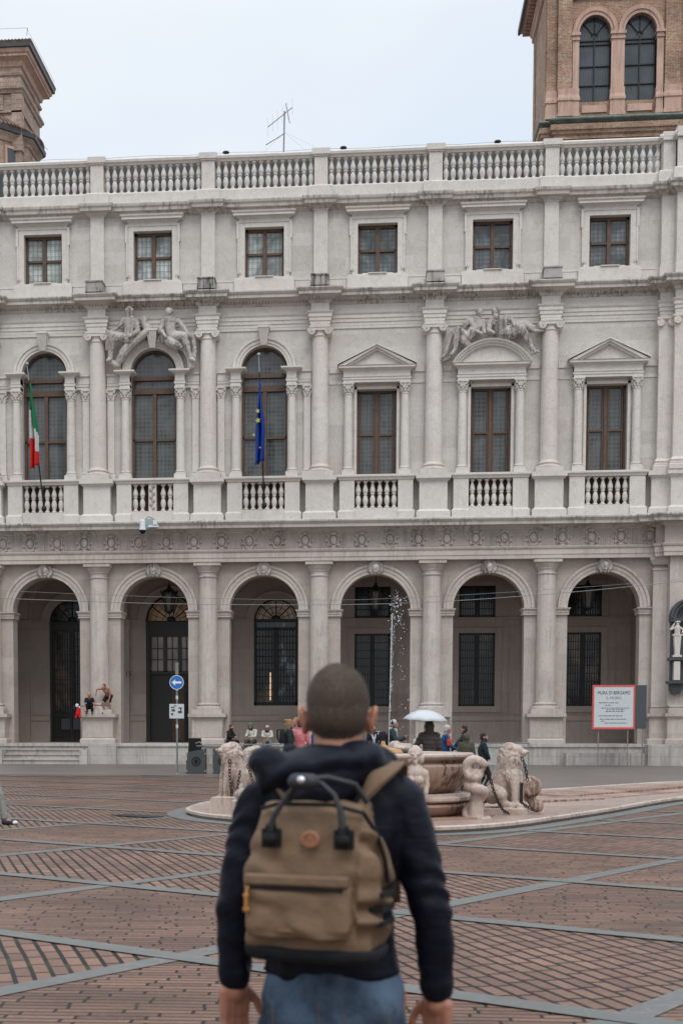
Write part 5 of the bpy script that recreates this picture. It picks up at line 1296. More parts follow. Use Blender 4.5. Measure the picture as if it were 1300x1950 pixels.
# coiled stone ball at the right
m = MB(); m.ell((0, 0, .34), (.20, .2, .20)); m.limb([(-.08, 0, .16), (.02, 0, .05), (.12, 0, .0)], [.12, .13, .1])
m.limb([(.16*cos(a)*(.4+a/14), -.14, .34+.16*sin(a)*(.4+a/14)) for a in [k*.5 for k in range(16)]], .05, 8); m.ell((.16, -.05, .02), (.07, .07, .11))
o = fuse(m, 'coiled_tail_carving', 'fountain', None, .018, 2, .006, 9); o.location = (2.66, 24.0, .22); tag(o, 'smooth rounded stone coil beside the iron post right of the lion', 'carving')
# iron posts and chains
def chain(pts, lab, link_len=.085):
    P_ = [Vector(p) for p in pts]; D_ = []
    for i in range(len(P_)-1):
        for k in range(10):
            f = k/10; p0, p1, p2, p3 = (P_[min(max(i+j, 0), len(P_)-1)] for j in (-1, 0, 1, 2))
            D_.append(.5*((2*p1)+(-p0+p2)*f+(2*p0-5*p1+4*p2-p3)*f*f+(-p0+3*p1-3*p2+p3)*f**3))
    D_.append(P_[-1]); m = MB(); acc = 0; k = 0; step = link_len*.72; last = D_[0]; dist = 0
    out = [D_[0]]
    for a, b in zip(D_, D_[1:]):
        seg = (b-a).length; pos = 0
        while acc+seg-pos >= step:
            pos += step-acc; acc = 0; out.append(a.lerp(b, pos/seg))
        acc += seg-pos
    for i in range(len(out)-1):
        c = (out[i]+out[i+1])/2; d = (out[i+1]-out[i]).normalized(); sd = d.cross(Vector((0, 1, 0))).normalized(); up = sd.cross(d)
        s_ = sd if i % 2 == 0 else up
        s_ = (s_*.85+(up if i % 2 == 0 else sd)*.5).normalized()
        m.tube([c+d*link_len*.5*cos(2*pi*q/10)+s_*link_len*.30*sin(2*pi*q/10) for q in range(10)], link_len*.095, 5, closed=True)
    return tag(m.build('chain', 'rust', None, True), lab, 'chain', 'rusty chains hung between the statues')
def Q(px, py, Y): s_ = 2607/Y; return ((px-716)/s_, Y, 1.55-(py-1390)/s_)
chain([Q(925, 1460, 22.4), Q(932, 1487, 22.7), Q(943, 1520, 23.0), Q(957, 1543, 23.3), Q(972, 1544, 23.4), Q(989, 1527, 23.45)], 'long rusty chain sagging from the serpent\'s mouth to the iron post')
chain([Q(989, 1527, 23.45), Q(999, 1534, 23.6), Q(1012, 1540, 23.7)], 'short rusty chain to the right of the iron post')
chain([Q(988, 1442, 23.4), Q(993, 1452, 23.4), Q(997, 1470, 23.45), Q(1000, 1487, 23.5)], 'short rusty chain hanging from the mouth of the far right lion')
chain([Q(437, 1448, 24.3), Q(437, 1478, 24.2), Q(440, 1510, 24.1), Q(444, 1527, 24.05), Q(450, 1510, 24.0), Q(455, 1480, 24.0), Q(458, 1462, 24.0)], 'rusty chain looped down the chest of the leftmost lion')
chain([Q(471, 1458, 23.8), Q(477, 1475, 23.7), Q(484, 1494, 23.6), Q(497, 1505, 23.5)], 'rusty chain across the lion half hidden by the man')
chain([Q(866, 1507, 25.4), Q(872, 1503, 25.4), Q(880, 1502, 25.4), Q(893, 1505, 25.4), Q(908, 1500, 25.4)], 'small rusty chain behind the basin and the serpent', .06)
m = MB(); m.tube([(0, 0, 0), (0, 0, .52)], .028, 8); m.ell((0, 0, .52), .035); o = m.build('iron_post', 'rust'); o.location = (2.455, 23.45, .11); tag(o, 'short rusty iron post holding the chain in front of the right lion', 'post')
m = MB(); m.tube([(0, 0, 0), (0, 0, .30)], .02, 8); m.ell((0, 0, .31), (.035, .035, .05)); o = m.build('iron_post', 'rust'); o.location = (1.58, 25.4, .3); tag(o, 'thin iron post standing behind the basin beside the serpent', 'post')
# drain grate
m = MB()
m.box(-.50, .50, -.17, -.13, 0, .012); m.box(-.50, .50, .13, .17, 0, .012)
for k in range(21): m.box(-.5+.049*k, -.485+.049*k, -.13, .13, 0, .010)
m.box(-.5, .5, -.13, .13, 0, .003)
o = m.build('drain_grate', 'gutter'); o.location = (-4.22, 24.0, .012); o.rotation_euler = (0, 0, radians(-35)); tag(o, 'rectangular iron drain grate set in the brick paving left of the fountain', 'drain')

# ================================================================== STREET THINGS
# blue arrow sign
t = root('direction_sign', 'blue round sign with a white left arrow on a grey pole before the main door', 'road sign', (-6.87, 47, 0))
m = MB(); m.tube([(0, 0, 0), (0, 0, 3.85)], .033, 10); m.tube([(0, 0, 3.45), (0, 0, 3.87)], .06, 8); m.lathe([(.16, .015), (.05, .03), (.04, .06)], n=12); m.build('pole', 'steel', t, True)
for z in (2.9, 2.6, 1.95, 1.6, 2.3):
    m = MB(); m.lathe([(.040, z), (.042, z+.03), (.042, z+.10), (.040, z+.13)], n=10, cap=False); m.build('sticker', 'white' if z in (2.9, 1.95) else 'paper', t)
m = MB(); st = len(m.v); m.lathe([(.245, -.015), (.245, .015)], n=36); m.xf(Matrix.Translation((0, -.06, 3.18)) @ Matrix.Rotation(pi/2, 4, 'X'), st); disc = m.build('sign_disc', 'sign_blue', t)
m = MB(); m.tube([(.238*cos(2*pi*k/40), -.075, 3.18+.238*sin(2*pi*k/40)) for k in range(40)], .009, 5, closed=True)
m.prism([(-.17, 3.18), (-.04, 3.29), (-.05, 3.215), (.17, 3.215), (.17, 3.145), (-.05, 3.145), (-.04, 3.07)], -.086, -.077); m.build('arrow', 'white', disc)
m = MB(); m.box(-.26, .25, -.055, -.04, 1.94, 2.44); nb = m.build('notice', 'paper', t)
m = MB()
for (a, b, z0, z1) in ((-.20, -.08, 2.30, 2.34), (-.18, -.06, 2.18, 2.26), (.06, .18, 2.28, 2.32), (.04, .18, 2.12, 2.20), (-.2, -.12, 2.05, 2.12), (.12, .16, 2.2, 2.3), (-.1, -.02, 2.36, 2.39)): m.box(a, b, -.060, -.0555, z0, z1)
m.build('print', 'greypanel', nb)
# notice board
t = root('museum_banner', 'white museum poster framed in red with a dark grey side panel, before the right arch', 'banner', (9.79, 58, 0))
m = MB(); m.box(-.84, .84, -.02, .10, 1.60, 3.39); m.build('board', 'paper', t)
m = MB()
for a, b, c_, d_ in ((-.86, .86, 3.34, 3.41), (-.86, .86, 1.58, 1.66), (-.86, -.80, 1.66, 3.34), (.80, .86, 1.66, 3.34)): m.box(a, b, -.035, .11, c_, d_)
m.build('frame', 'red', t)
m = MB(); m.box(.865, 1.33, .0, .9, 1.60, 3.40); m.build('side_panel', 'greypanel', t)
tx = text('MURA DI BERGAMO', .20, 'print', (.0, -.022, 3.02), name='lettering', parent=t, spacing=1.0); tx.scale = (.74, 1, 1)
text('IL MUSEO', .145, plain('brown_print', (.28, .16, .15), .7), (.0, -.022, 2.83), name='lettering', parent=t)
m = MB(); rnd = random.Random(2)
for z, a, b in ((2.66, -.6, .2), (2.56, -.35, -.1), (2.44, -.5, .62), (2.37, -.3, .45), (2.30, -.32, .4), (2.12, -.6, .35), (1.98, -.55, .5), (1.90, -.5, -.35), (1.82, -.35, .55)):
    x = a
    while x < b:
        w_ = rnd.uniform(.04, .14); m.box(x, min(x+w_, b), -.024, -.0205, z, z+.028); x += w_+.03
m.build('small_print', 'greypanel', t)
for xx in (-.6, .6, 1.2):
    m = MB(); m.box(xx-.02, xx+.02, .04, .08, 0, 1.60); m.build('leg', 'steel', t)
# windbreak boxes and rail
def winbox(x0, x1, y, lab, slope=0, emb=None):
    t = root('windbreak_box', lab, 'planter box', ((x0+x1)/2, y, 0), 0, 'dark grey boxes of the cafe enclosure')
    h = (x1-x0)/2; m = MB()
    m.prism([(-h, .03), (h, .03), (h, .90), (-h+.06, .90-slope), (-h, .88-slope)], -.2, .2); m.build('body', 'greybox', t)
    m = MB(); 
    for s in (-1, 1): m.box(s*h-.03, s*h+.03, -.205, -.18, .1, .16); m.box(s*h-.03, s*h+.03, -.205, -.18, .7, .76)
    m.box(-h+.04, h-.04, -.16, .16, 0, .03); m.build('fitting', 'steel', t)
    if emb is not None:
        m = MB()
        for r in (.155, .125): m.tube([(emb+r*cos(2*pi*k/28), -.203, .45+r*sin(2*pi*k/28)) for k in range(28)], .008, 5, closed=True)
        for k in range(12): a = 2*pi*k/12; m.box(emb+.14*cos(a)-.012, emb+.14*cos(a)+.012, -.207, -.2, .45+.14*sin(a)-.012, .45+.14*sin(a)+.012)
        m.box(emb-.04, emb+.04, -.208, -.2, .40, .50); m.tube([(emb+.075*cos(2*pi*k/20), -.203, .45+.075*sin(2*pi*k/20)) for k in range(20)], .012, 5, closed=True)
        m.build('emblem', 'emblem', t)
    return t
winbox(-6.50, -5.86, 47.0, 'dark grey box with a round emblem and sloping top, just right of the sign pole', .12, 0)
winbox(-5.60, -3.3, 47.0, 'long dark grey box with a round emblem behind the left stone lions', 0, -.80)
t = root('steel_railing', 'thin steel railing with glass panels in front of the arches behind the fountain', 'railing', (0, 46.8, 0))
m = MB(); m.tube([(-5.9, 0, .8), (-5.95, 0, 1.02), (-6.05, 0, 1.13), (-6.2, 0, 1.08), (-6.15, 0, .98), (-5.9, 0, 1.0)], .022, 6); m.tube([(-5.9, 0, 1.03), (0, 0, 1.06), (5.15, 0, 1.10)], .02, 6); m.build('handrail', 'steel', t)
for x in (-3.1, -.6, 1.4, 3.1, 5.12):
    m = MB(); m.tube([(x, 0, 0), (x, 0, 1.08)], .018, 6); m.build('post', 'steel', t)
gm = NT('clear_glass'); gm.b.inputs['Transmission Weight'].default_value = .95; gm.b.inputs['Roughness'].default_value = .05; gm.b.inputs['IOR'].default_value = 1.03; gm.b.inputs['Base Color'].default_value = (.82, .86, .86, 1)
m = MB(); m.box(1.42, 3.08, -.004, .004, .12, 1.04); m.build('glass_panel', gm.m, t); m = MB(); m.box(3.12, 5.10, -.004, .004, .12, 1.05); m.build('glass_panel', gm.m, t)
t = root('cafe_chair', 'dark wicker chair piled with black cloth beside the sign pole', 'chair', (-6.4, 47.9, 0))
m = MB(); m.box(-.25, .25, -.25, .25, .40, .46); m.build('seat', 'emblem', t)
m = MB(); m.taper(-.25, .25, .20, .26, .46, -.22, .22, .26, .32, 1.25); m.build('backrest', 'emblem', t)
for sx in (-1, 1):
    for sy in (-1, 1): m = MB(); m.tube([(sx*.22, sy*.22, 0), (sx*.22, sy*.22, .42)], .02, 6); m.build('leg', 'emblem', t)

# ================================================================== PEOPLE
HAIR = {k: plain('hair_'+k, c, .8, var=.3, scale=60, bump=.3) for k, c in dict(black=(.015, .012, .011), brown=(.06, .035, .022), blond=(.36, .22, .11), grey=(.38, .38, .38), red=(.085, .02, .022), tan=(.22, .13, .07)).items()}
STAND = dict(pel=(0, 0, .95), chest=(0, 0, 1.30), neck=(0, 0, 1.47), head=(0, .02, 1.63), shL=(-.18, 0, 1.42), shR=(.18, 0, 1.42), elL=(-.24, -.02, 1.14), elR=(.24, -.02, 1.14), haL=(-.24, .06, .89), haR=(.24, .06, .89),
             hiL=(-.09, 0, .92), hiR=(.09, 0, .92), knL=(-.11, .02, .50), knR=(.11, .02, .50), anL=(-.12, 0, .09), anR=(.12, 0, .09))
SIT = dict(STAND, pel=(0, 0, .12), chest=(0, .06, .45), neck=(0, .10, .62), head=(0, .15, .78), shL=(-.18, .08, .56), shR=(.18, .08, .56), elL=(-.22, .22, .33), elR=(.22, .22, .33), haL=(-.06, .40, .30), haR=(.08, .42, .32),
           hiL=(-.10, .02, .10), hiR=(.10, .02, .10), knL=(-.14, .44, .10), knR=(.14, .44, .10), anL=(-.12, .48, -.36), anR=(.12, .48, -.36))
def lerp(a, b, f): return tuple(a[i]+(b[i]-a[i])*f for i in range(3))
def person(label, loc, rz, h=1.75, base=STAND, pose={}, top=None, legs=None, hair='black', shoes=(.02, .02, .02), cap=None, beard=False, bulk=1.0, hood=False, bare=False, long_hair=False, shorts=False, coat=None, extra=None, socks=None, group='people around the square', bun=False, cat='person', hand_vox=.014):
    J = dict(base); J.update(pose); s = h/1.75
    t = root('person', label, cat, loc, rz, group); t.scale = (s, s, s)
    g = lambda k: J[k]
    m = MB()
    hx_, hy_, hz_ = g('head')
    m.ell((hx_, hy_, hz_+.02), (.075, .095, .105)); m.ell((hx_, hy_+.03, hz_-.05), (.055, .065, .065)); m.ell((hx_, hy_+.10, hz_-.01), (.014, .025, .022)); m.ell((hx_-.078, hy_-.01, hz_), (.012, .02, .032)); m.ell((hx_+.078, hy_-.01, hz_), (.012, .02, .032)); m.ell((hx_, hy_+.085, hz_-.055), (.025, .012, .009))
    m.limb([g('head'), g('neck'), g('chest')], [.05, .055, .07]); m.limb([g('chest'), g('pel')], [.12, .12]); m.limb([g('shL'), g('shR')], [.05, .05])
    m.ell(lerp(g('chest'), g('neck'), .2), (.16, .10, .14))
    for S_ in 'LR':
        sh, el, ha = g('sh'+S_), g('el'+S_), g('ha'+S_); m.limb([sh, el, lerp(el, ha, .85)], [.05, .04, .028])
        d = (Vector(ha)-Vector(el)).normalized(); pz = Vector(ha); side = d.cross(Vector((0, 1, .3))).normalized()
        m.ell(tuple(pz), (.032, .028, .04))
        for k, L_ in enumerate((.07, .08, .075, .06)): a = pz+side*(.021*(k-1.5))+d*.02; m.limb([tuple(a), tuple(a+d*L_*.55), tuple(a+d*L_*.95+Vector((0, .012, 0)))], [.0105, .010, .009], 6)
        a = pz+side*.03; m.limb([tuple(a-d*.01), tuple(a+side*.022+d*.03)], [.012, .010], 6)
        m.limb([g('hi'+S_), g('kn'+S_), g('an'+S_)], [.075, .052, .04]); an = g('an'+S_); m.limb([an, (an[0], an[1]+.12, an[2]-.05)], [.04, .03])
    fuse(m, 'body', SKIN, t, hand_vox, 1)
    if not bare:
        m = MB(); b = bulk
        c = g('chest'); p = g('pel')
        m.limb([lerp(c, g('neck'), .45), c, lerp(c, p, .5), lerp(c, p, .95)], [.10*b, .145*b, .135*b, .14*b], 14)
        m.ell(lerp(c, g('neck'), .15), (.20*b, .125*b, .15)); m.limb([g('shL'), g('shR')], [.075*b, .075*b])
        for S_ in 'LR': sh, el, ha = g('sh'+S_), g('el'+S_), g('ha'+S_); m.limb([sh, el, lerp(el, ha, .86)] if bare is False and not J.get('short') else [sh, lerp(sh, el, .75)], [.072*b, .058*b, .045*b] if not J.get('short') else [.07, .058])
        if hood: m.ell((hx_, hy_-.02, hz_+.02), (.125, .13, .155)); m.limb([g('neck'), g('head')], [.11, .10])
        elif J.get('collar'): m.limb([g('neck'), lerp(g('neck'), g('head'), .35)], [.085, .075])
        rib = (lambda co: .005*sin(co.z*62)) if J.get('puffer') else None
        fuse(m, 'jacket' if not J.get('short') else 't_shirt', top, t, .016, 2, .012, 7, rib)
    if coat:
        m = MB(); m.limb([p if not bare else g('pel'), lerp(g('hiL'), g('knL'), .8), ], [.18, .18]); m.limb([g('pel'), lerp(g('hiR'), g('knR'), .8)], [.18, .18]); fuse(m, 'coat_skirt', coat, t, .02, 2)
    m = MB()
    for S_ in 'LR':
        hi, kn, an = g('hi'+S_), g('kn'+S_), g('an'+S_)
        m.limb([hi, kn, lerp(kn, an, .9)] if not shorts else [hi, lerp(hi, kn, .75)], [.10, .075, .065] if not shorts else [.10, .085])
    m.limb([g('hiL'), g('hiR')], [.11, .11]); m.ell(g('pel'), (.15, .12, .12))
    fuse(m, 'trousers' if not shorts else 'shorts', legs, t, .016, 2, .008, 9)
    for S_ in 'LR':
        an = g('an'+S_); m = MB(); m.limb([(an[0], an[1]-.02, an[2]-.045), (an[0], an[1]+.06, an[2]-.05), (an[0], an[1]+.17, an[2]-.06)], [.048, .047, .038]); fuse(m, 'shoe', cloth(shoes, .6), t, .014, 1)
        if socks: m = MB(); m.limb([(an[0], an[1]-.01, an[2]), lerp(an, g('kn'+S_), .3)], [.05, .052]); fuse(m, 'sock', cloth(socks), t, .014, 1)
    if not hood:
        m = MB(); m.ell((hx_, hy_-.018, hz_+.048), (.086, .098, .092)); m.ell((hx_, hy_-.04, hz_), (.080, .075, .09))
        if long_hair: m.limb([(hx_-.06, hy_-.03, hz_), (hx_-.07, hy_-.03, hz_-.14)], [.045, .035]); m.limb([(hx_+.06, hy_-.03, hz_), (hx_+.07, hy_-.03, hz_-.14)], [.045, .035]); m.limb([(hx_, hy_-.07, hz_), (hx_, hy_-.07, hz_-.15)], [.06, .05])
        if bun: m.ell((hx_, hy_-.11, hz_+.09), (.05, .05, .05)); m.limb([(hx_, hy_-.09, hz_+.02), (hx_, hy_-.13, hz_-.04)], [.05, .03])
        fuse(m, 'hair', HAIR[hair], t, .012, 1, .008, 25)
    if beard: m = MB(); m.ell((hx_, hy_+.055, hz_-.075), (.055, .05, .055)); m.limb([(hx_-.06, hy_+.02, hz_-.03), (hx_, hy_+.07, hz_-.08), (hx_+.06, hy_+.02, hz_-.03)], [.022, .03, .022]); fuse(m, 'beard', HAIR['black'], t, .01, 1)
    if cap:
        m = MB(); m.ell((hx_, hy_-.005, hz_+.075), (.092, .108, .075)); m.ell((hx_, hy_+.12, hz_+.05), (.07, .08, .012)); fuse(m, 'cap', cloth(cap), t, .01, 1)
    if extra: extra(t, J)
    return t
NAVY, BLACK, DKGREY, OLIVE = cloth((.018, .024, .042)), cloth((.016, .017, .019)), cloth((.045, .045, .048)), cloth((.065, .06, .045))
CREAM, PINK, JEANS, KHAKI, GREYT = cloth((.48, .45, .40)), cloth((.50, .16, .17)), cloth((.05, .08, .14)), cloth((.17, .14, .11)), cloth((.15, .15, .155))
PUFF = cloth((.05, .040, .036), .6)
YP = D-1.0
# seated on the podium edge
person('bearded man in black sitting by the pedestal behind the left windbreak box', (-6.57, YP+.1, .93), radians(-120), 1.62, SIT, dict(collar=1), BLACK, BLACK, 'black', beard=True)
person('woman in a green cap and cream jumper sitting on the arcade ledge', (-5.48, YP, .93), radians(160), 1.78, SIT, dict(head=(.02, .2, .76)), CREAM, OLIVE, 'brown', cap=(.02, .22, .07), long_hair=True)
person('long haired person in a pale grey cap bending over a phone on the arcade ledge', (-4.84, YP, .93), radians(185), 1.7, SIT, dict(head=(0, .27, .70), neck=(0, .17, .58), chest=(0, .1, .42), shL=(-.19, .14, .54), shR=(.19, .14, .54)), CREAM, GREYT, 'brown', cap=(.42, .36, .33), long_hair=True)
def backpack(name, label, loc, rz, c, h=.42, w=.28, d=.16, sc=1):
    t = root(name, label, 'backpack', loc, rz); m = MB(); m.rings([(0, 0, 0, w*.48, d*.45, 4), (0, 0, .03, w*.5, d*.5, 4), (0, 0, h*.6, w*.5, d*.5, 4), (0, 0, h*.9, w*.42, d*.4, 3), (0, 0, h, w*.25, d*.25, 2.5)], 24); m.build('bag_body', c, t, True)
    m = MB(); m.rings([(0, -d*.5, .04, w*.38, .04, 4), (0, -d*.5, h*.5, w*.38, .04, 4)], 20); m.build('front_pocket', c, t, True)
    m = MB()
    for s in (-1, 1): m.tube([(s*w*.25, d*.4, h*.95), (s*w*.3, d*.9, h*.95), (s*w*.3, d*.9, h*.4), (s*w*.3, d*.45, h*.08)], .015, 6)
    m.build('strap', c, t); return t
person('woman with a blond bun and dark jacket turning right beside the pink jumper', (-2.47, 39.0, 0), radians(-75), 1.84, STAND, dict(collar=1), cloth((.02, .028, .026)), BLACK, 'tan', bun=True, long_hair=True)
backpack('rucksack', 'small dark rucksack on the back of the woman with a bun', (-2.66, 38.95, 1.15), radians(100), BLACK)
person('person with dark red hair and pink jumper, back turned, at the man\'s left ear', (-2.20, 39.6, 0), radians(10), 1.83, STAND, {}, PINK, DKGREY, 'red', bulk=1.05)
person('tall blond person behind the dark red head near the man\'s left ear', (-2.50, 43, 0), radians(140), 1.93, STAND, {}, GREYT, BLACK, 'tan', bun=True)
person('person in dark blue sitting behind the man\'s left ear', (-1.95, 44.5, 0), radians(60), 1.66, STAND, {}, cloth((.015, .05, .13)), NAVY, 'black', hood=True)
def scarf(t, J):
    m = MB(); m.limb([(-.16, .02, 1.46), (-.06, .09, 1.36), (0, .13, 1.22), (.01, .14, 1.02)], [.045, .045, .04, .05]); m.limb([(.16, .02, 1.46), (.06, .09, 1.36), (.02, .13, 1.22)], [.045, .045, .04]); m.limb([(-.17, -.04, 1.46), (0, -.1, 1.47), (.17, -.04, 1.46)], [.05, .05, .05]); fuse(m, 'shoulder_jumper', cloth((.36, .36, .37)), t, .014, 1)
person('dark haired man in navy with a grey jumper tied over his shoulders, looking down', (-.06, 48, 0), radians(175), 1.74, STAND, dict(head=(0, .07, 1.61)), NAVY, DKGREY, 'black', beard=True, extra=scarf)
def phone(t, J):
    hx_, hy_, hz_ = J['haR']; m = MB(); m.box(hx_-.035, hx_+.035, hy_+.03, hy_+.10, hz_+.03, hz_+.04); m.build('phone', 'emblem', t)
    m = MB(); m.tube([(.09*cos(a), .0, 1.67+.11*sin(a)) for a in [pi*k/12 for k in range(13)]], .01, 6); m.ell((.09, 0, 1.64), (.02, .035, .04)); m.ell((-.09, 0, 1.64), (.02, .035, .04)); m.build('headphones', 'emblem', t)
    m = MB(); m.limb([(-.08, -.04, 1.48), (.0, .09, 1.45), (.08, -.04, 1.48)], [.05, .055, .05]); m.limb([(.03, .11, 1.42), (.04, .12, 1.15)], [.045, .035]); fuse(m, 'scarf', cloth((.34, .33, .32)), t, .014, 1)
person('grey haired woman with headphones and scarf reading a phone, standing left of the umbrella', (.46, 40, 0), radians(-90), 1.86, STAND, dict(collar=1, elR=(.22, .10, 1.16), haR=(.12, .36, 1.26), elL=(-.22, .10, 1.16), haL=(.02, .34, 1.22), head=(0, .05, 1.61)), cloth((.03, .045, .045)), BLACK, 'grey', extra=phone, bulk=1.1)
backpack('rucksack', 'black rucksack hanging behind the grey haired woman', (.20, 40.0, 1.05), radians(95), BLACK, .45, .3, .2)
person('person in a dark brown puffer jacket holding a white umbrella, back turned', (1.27, 33, 0), radians(6), 1.74, STAND, dict(puffer=1, collar=1, elL=(-.30, .05, 1.18), haL=(-.22, .20, 1.34), head=(0, .03, 1.62)), PUFF, BLACK, 'black', hood=True, bulk=1.22)
# umbrella
t = root('umbrella', 'open white umbrella held above the person in the puffer jacket', 'umbrella', (1.07, 33.1, 0))
ut = NT('umbrella_cloth'); vo = ut.n('ShaderNodeTexVoronoi'); vo.inputs['Scale'].default_value = 28; ut.l(ut.pos(), vo.inputs['Vector'])
ut.col(ut.mix(ut.ramp(vo.outputs['Distance'], .12, .22, .35, 0), (.46, .48, .495), (.20, .24, .27))); ut.b.inputs['Transmission Weight'].default_value = 0; ut.b.inputs['Roughness'].default_value = .4
m = MB(); rings_ = []; nU = 8
for j in range(7):
    f = j/6; r = .54*f; z = 2.03-.24*f**2.3; rings_.append((r, z))
vs_ = [(0, 0, 2.035)]
for j in range(1, 7):
    for k in range(nU*4):
        a = 2*pi*k/(nU*4); q = abs(((k % 4)/4)-.5)*2; sag = 1-.10*(1-q)*(j/6); r, z = rings_[j]; vs_.append((r*cos(a)*sag, r*sin(a)*sag, z+.012*(1-q)*(j/6)**2))
fs = [(0, 1+(k+1) % 32, 1+k) for k in range(32)]+[(1+j*32+k, 1+j*32+(k+1) % 32, 1+(j+1)*32+(k+1) % 32, 1+(j+1)*32+k) for j in range(5) for k in range(32)]
m.add(vs_, fs); o = m.build('canopy', ut.m, t, True); sd = o.modifiers.new('s', 'SOLIDIFY'); sd.thickness = .004
m = MB(); m.tube([(-.02, 0, 1.28), (0, 0, 2.08)], .009, 8); m.tube([(-.02, 0, 1.20), (-.02, 0, 1.34)], .016, 8); m.build('shaft', 'steel', t)
m = MB()
for k in range(8):
    a = 2*pi*k/8; m.tube([(0, 0, 2.02)]+[(r*cos(a)*.99, r*sin(a)*.99, z-.008) for r, z in rings_[1:]], .004, 4)
m.build('rib', 'steel', t)
t.rotation_euler = (radians(3), radians(3), 0)
def redbag(t, J): pass
person('grey haired man in a blue jacket facing right beside the umbrella holder', (1.90, 38, 0), radians(-80), 1.68, STAND, dict(head=(0, .06, 1.62), elR=(.2, .1, 1.16), haR=(.15, .3, 1.05)), cloth((.02, .06, .15)), DKGREY, 'grey')
m = MB(); m.rings([(0, 0, 0, .11, .07, 4), (0, 0, .05, .12, .08, 4), (0, 0, .28, .11, .06, 4), (0, 0, .33, .05, .03, 3)], 20); m.tube([(-.05, 0, .31), (-.04, 0, .45), (.04, 0, .45), (.05, 0, .31)], .01, 5)
o = m.build('shoulder_bag', cloth((.42, .04, .03)), None, True); o.location = (1.98, 37.6, 1.12); o.scale = (.55,)*3; tag(o, 'small bright red bag carried by the man in the blue jacket', 'bag')
person('dark haired man in a dark coat turned to the left, right of the blue jacket', (2.54, 40, 0), radians(80), 1.67, STAND, dict(collar=1, elL=(-.24, .2, 1.18), haL=(-.15, .36, 1.0)), cloth((.022, .024, .032)), DKGREY, 'black', bulk=1.1)
person('hooded person in an olive brown coat seen from behind at the basin\'s right rim', (2.40, 37, 0), radians(0), 1.42, STAND, {}, OLIVE, KHAKI, 'black', hood=True, bulk=1.25, coat=cloth((.10, .085, .075)))
person('bearded man in a dark jacket walking right behind the serpent statue', (2.54, 33, 0), radians(-85), 1.47, STAND, dict(collar=1, elR=(.2, .08, 1.16), haR=(.12, .16, 1.02), knR=(.1, .18, .52), anL=(-.1, -.18, .12)), cloth((.02, .027, .032)), BLACK, 'black', beard=True, bulk=1.05)
# children on the pedestal
def shirt(t, J):
    m = MB(); m.limb([(-.06, .30, .66), (.06, .30, .64)], [.02, .02], 6); m.ell((0, .30, .62), (.05, .03, .03)); fuse(m, 'shirt_print', cloth((.6, .6, .6)), t, .01, 0)
person('blond child in a black t-shirt crouching at the left edge of the column pedestal', (-12.95, D-.74, 2.262), radians(-165), 1.55, STAND, dict(short=1, pel=(0, -.05, .34), chest=(0, .10, .64), neck=(0, .18, .80), head=(0, .24, .96), shL=(-.17, .14, .76), shR=(.17, .14, .76), elL=(-.24, .26, .56), elR=(.24, .26, .54), haL=(-.22, .40, .34), haR=(.20, .38, .22),
       hiL=(-.10, -.03, .33), hiR=(.10, -.03, .33), knL=(-.15, .32, .48), knR=(.15, .32, .46), anL=(-.14, .16, .09), anR=(.14, .16, .09)), cloth((.012, .018, .024)), cloth((.01, .012, .018)), 'blond', long_hair=True, shorts=False, group='children on the column pedestal', cat='child')
person('shirtless boy in black shorts bending forward on the column pedestal', (-12.10, D-.74, 2.262), radians(160), 1.80, STAND, dict(pel=(0, -.12, .80), chest=(0, .12, 1.02), neck=(0, .24, 1.12), head=(-.02, .36, 1.18), shL=(-.17, .18, 1.10), shR=(.17, .18, 1.10), elL=(-.20, .10, .84), elR=(.30, .40, 1.08), haL=(-.14, .14, .58), haR=(.34, .42, .84),
       hiL=(-.09, -.10, .78), hiR=(.09, -.10, .78), knL=(-.10, .06, .46), knR=(.14, .16, .50), anL=(-.12, -.10, .09), anR=(.15, .02, .09)), None, cloth((.012, .012, .014)), 'brown', bare=True, shorts=True, socks=(.05, .12, .22), group='children on the column pedestal', cat='child')
t = root('toy_bag', 'red and black child\'s bag hanging at the left corner of the column pedestal', 'bag', (-13.42, D-.95, 2.12))
m = MB(); m.limb([(0, 0, .15), (.03, 0, .32)], [.12, .10]); m.limb([(-.06, 0, .08), (-.1, -.02, -.02)], [.06, .05]); m.limb([(.06, 0, .08), (.1, -.02, .0)], [.06, .05]); fuse(m, 'bag_body', cloth((.55, .012, .02)), t, .02, 1)
m = MB(); m.ell((-.04, -.02, .52), (.08, .08, .09)); m.ell((.08, 0, .44), (.05, .05, .05)); fuse(m, 'white_trim', cloth((.62, .62, .64)), t, .015, 1)
m = MB(); m.ell((-.16, 0, .38), (.09, .07, .14)); m.tube([(.05, 0, .4), (.18, 0, .5), (.3, .1, .48)], .02, 6); fuse(m, 'dark_trim', BLACK, t, .015, 1)
# passer-by at the left edge
person('person in grey trousers and white toed sneakers, cut off by the left edge', (-6.26, 21.6, 0), radians(-85), 1.72, STAND, dict(anR=(.12, -.10, .09), knR=(.11, .0, .5), anL=(-.10, .27, .09), knL=(-.1, .18, .5), haL=(-.16, .02, .86), haR=(.16, -.02, .86), elL=(-.2, -.04, 1.14), elR=(.2, -.06, 1.14)), BLACK, cloth((.24, .24, .22)), 'brown', shoes=(.02, .025, .05))

m = MB(); m.ell((0, 0, 0), (.055, .05, .035)); o = m.build('toe_cap', cloth((.6, .6, .58), .5), bpy.data.objects.get('person.%03d' % (len([q for q in bpy.data.objects if q.name.startswith('person.')]))) , True); o.location = (-.10, .43, .035)
# ------------------------------------------------------------------ the man in front
MAN = root('person', 'young man with cropped brown hair in a navy hooded jacket and jeans, seen from behind', 'person', (-.092, 3.3, 0), 0)
HEADROT = 0
m = MB()
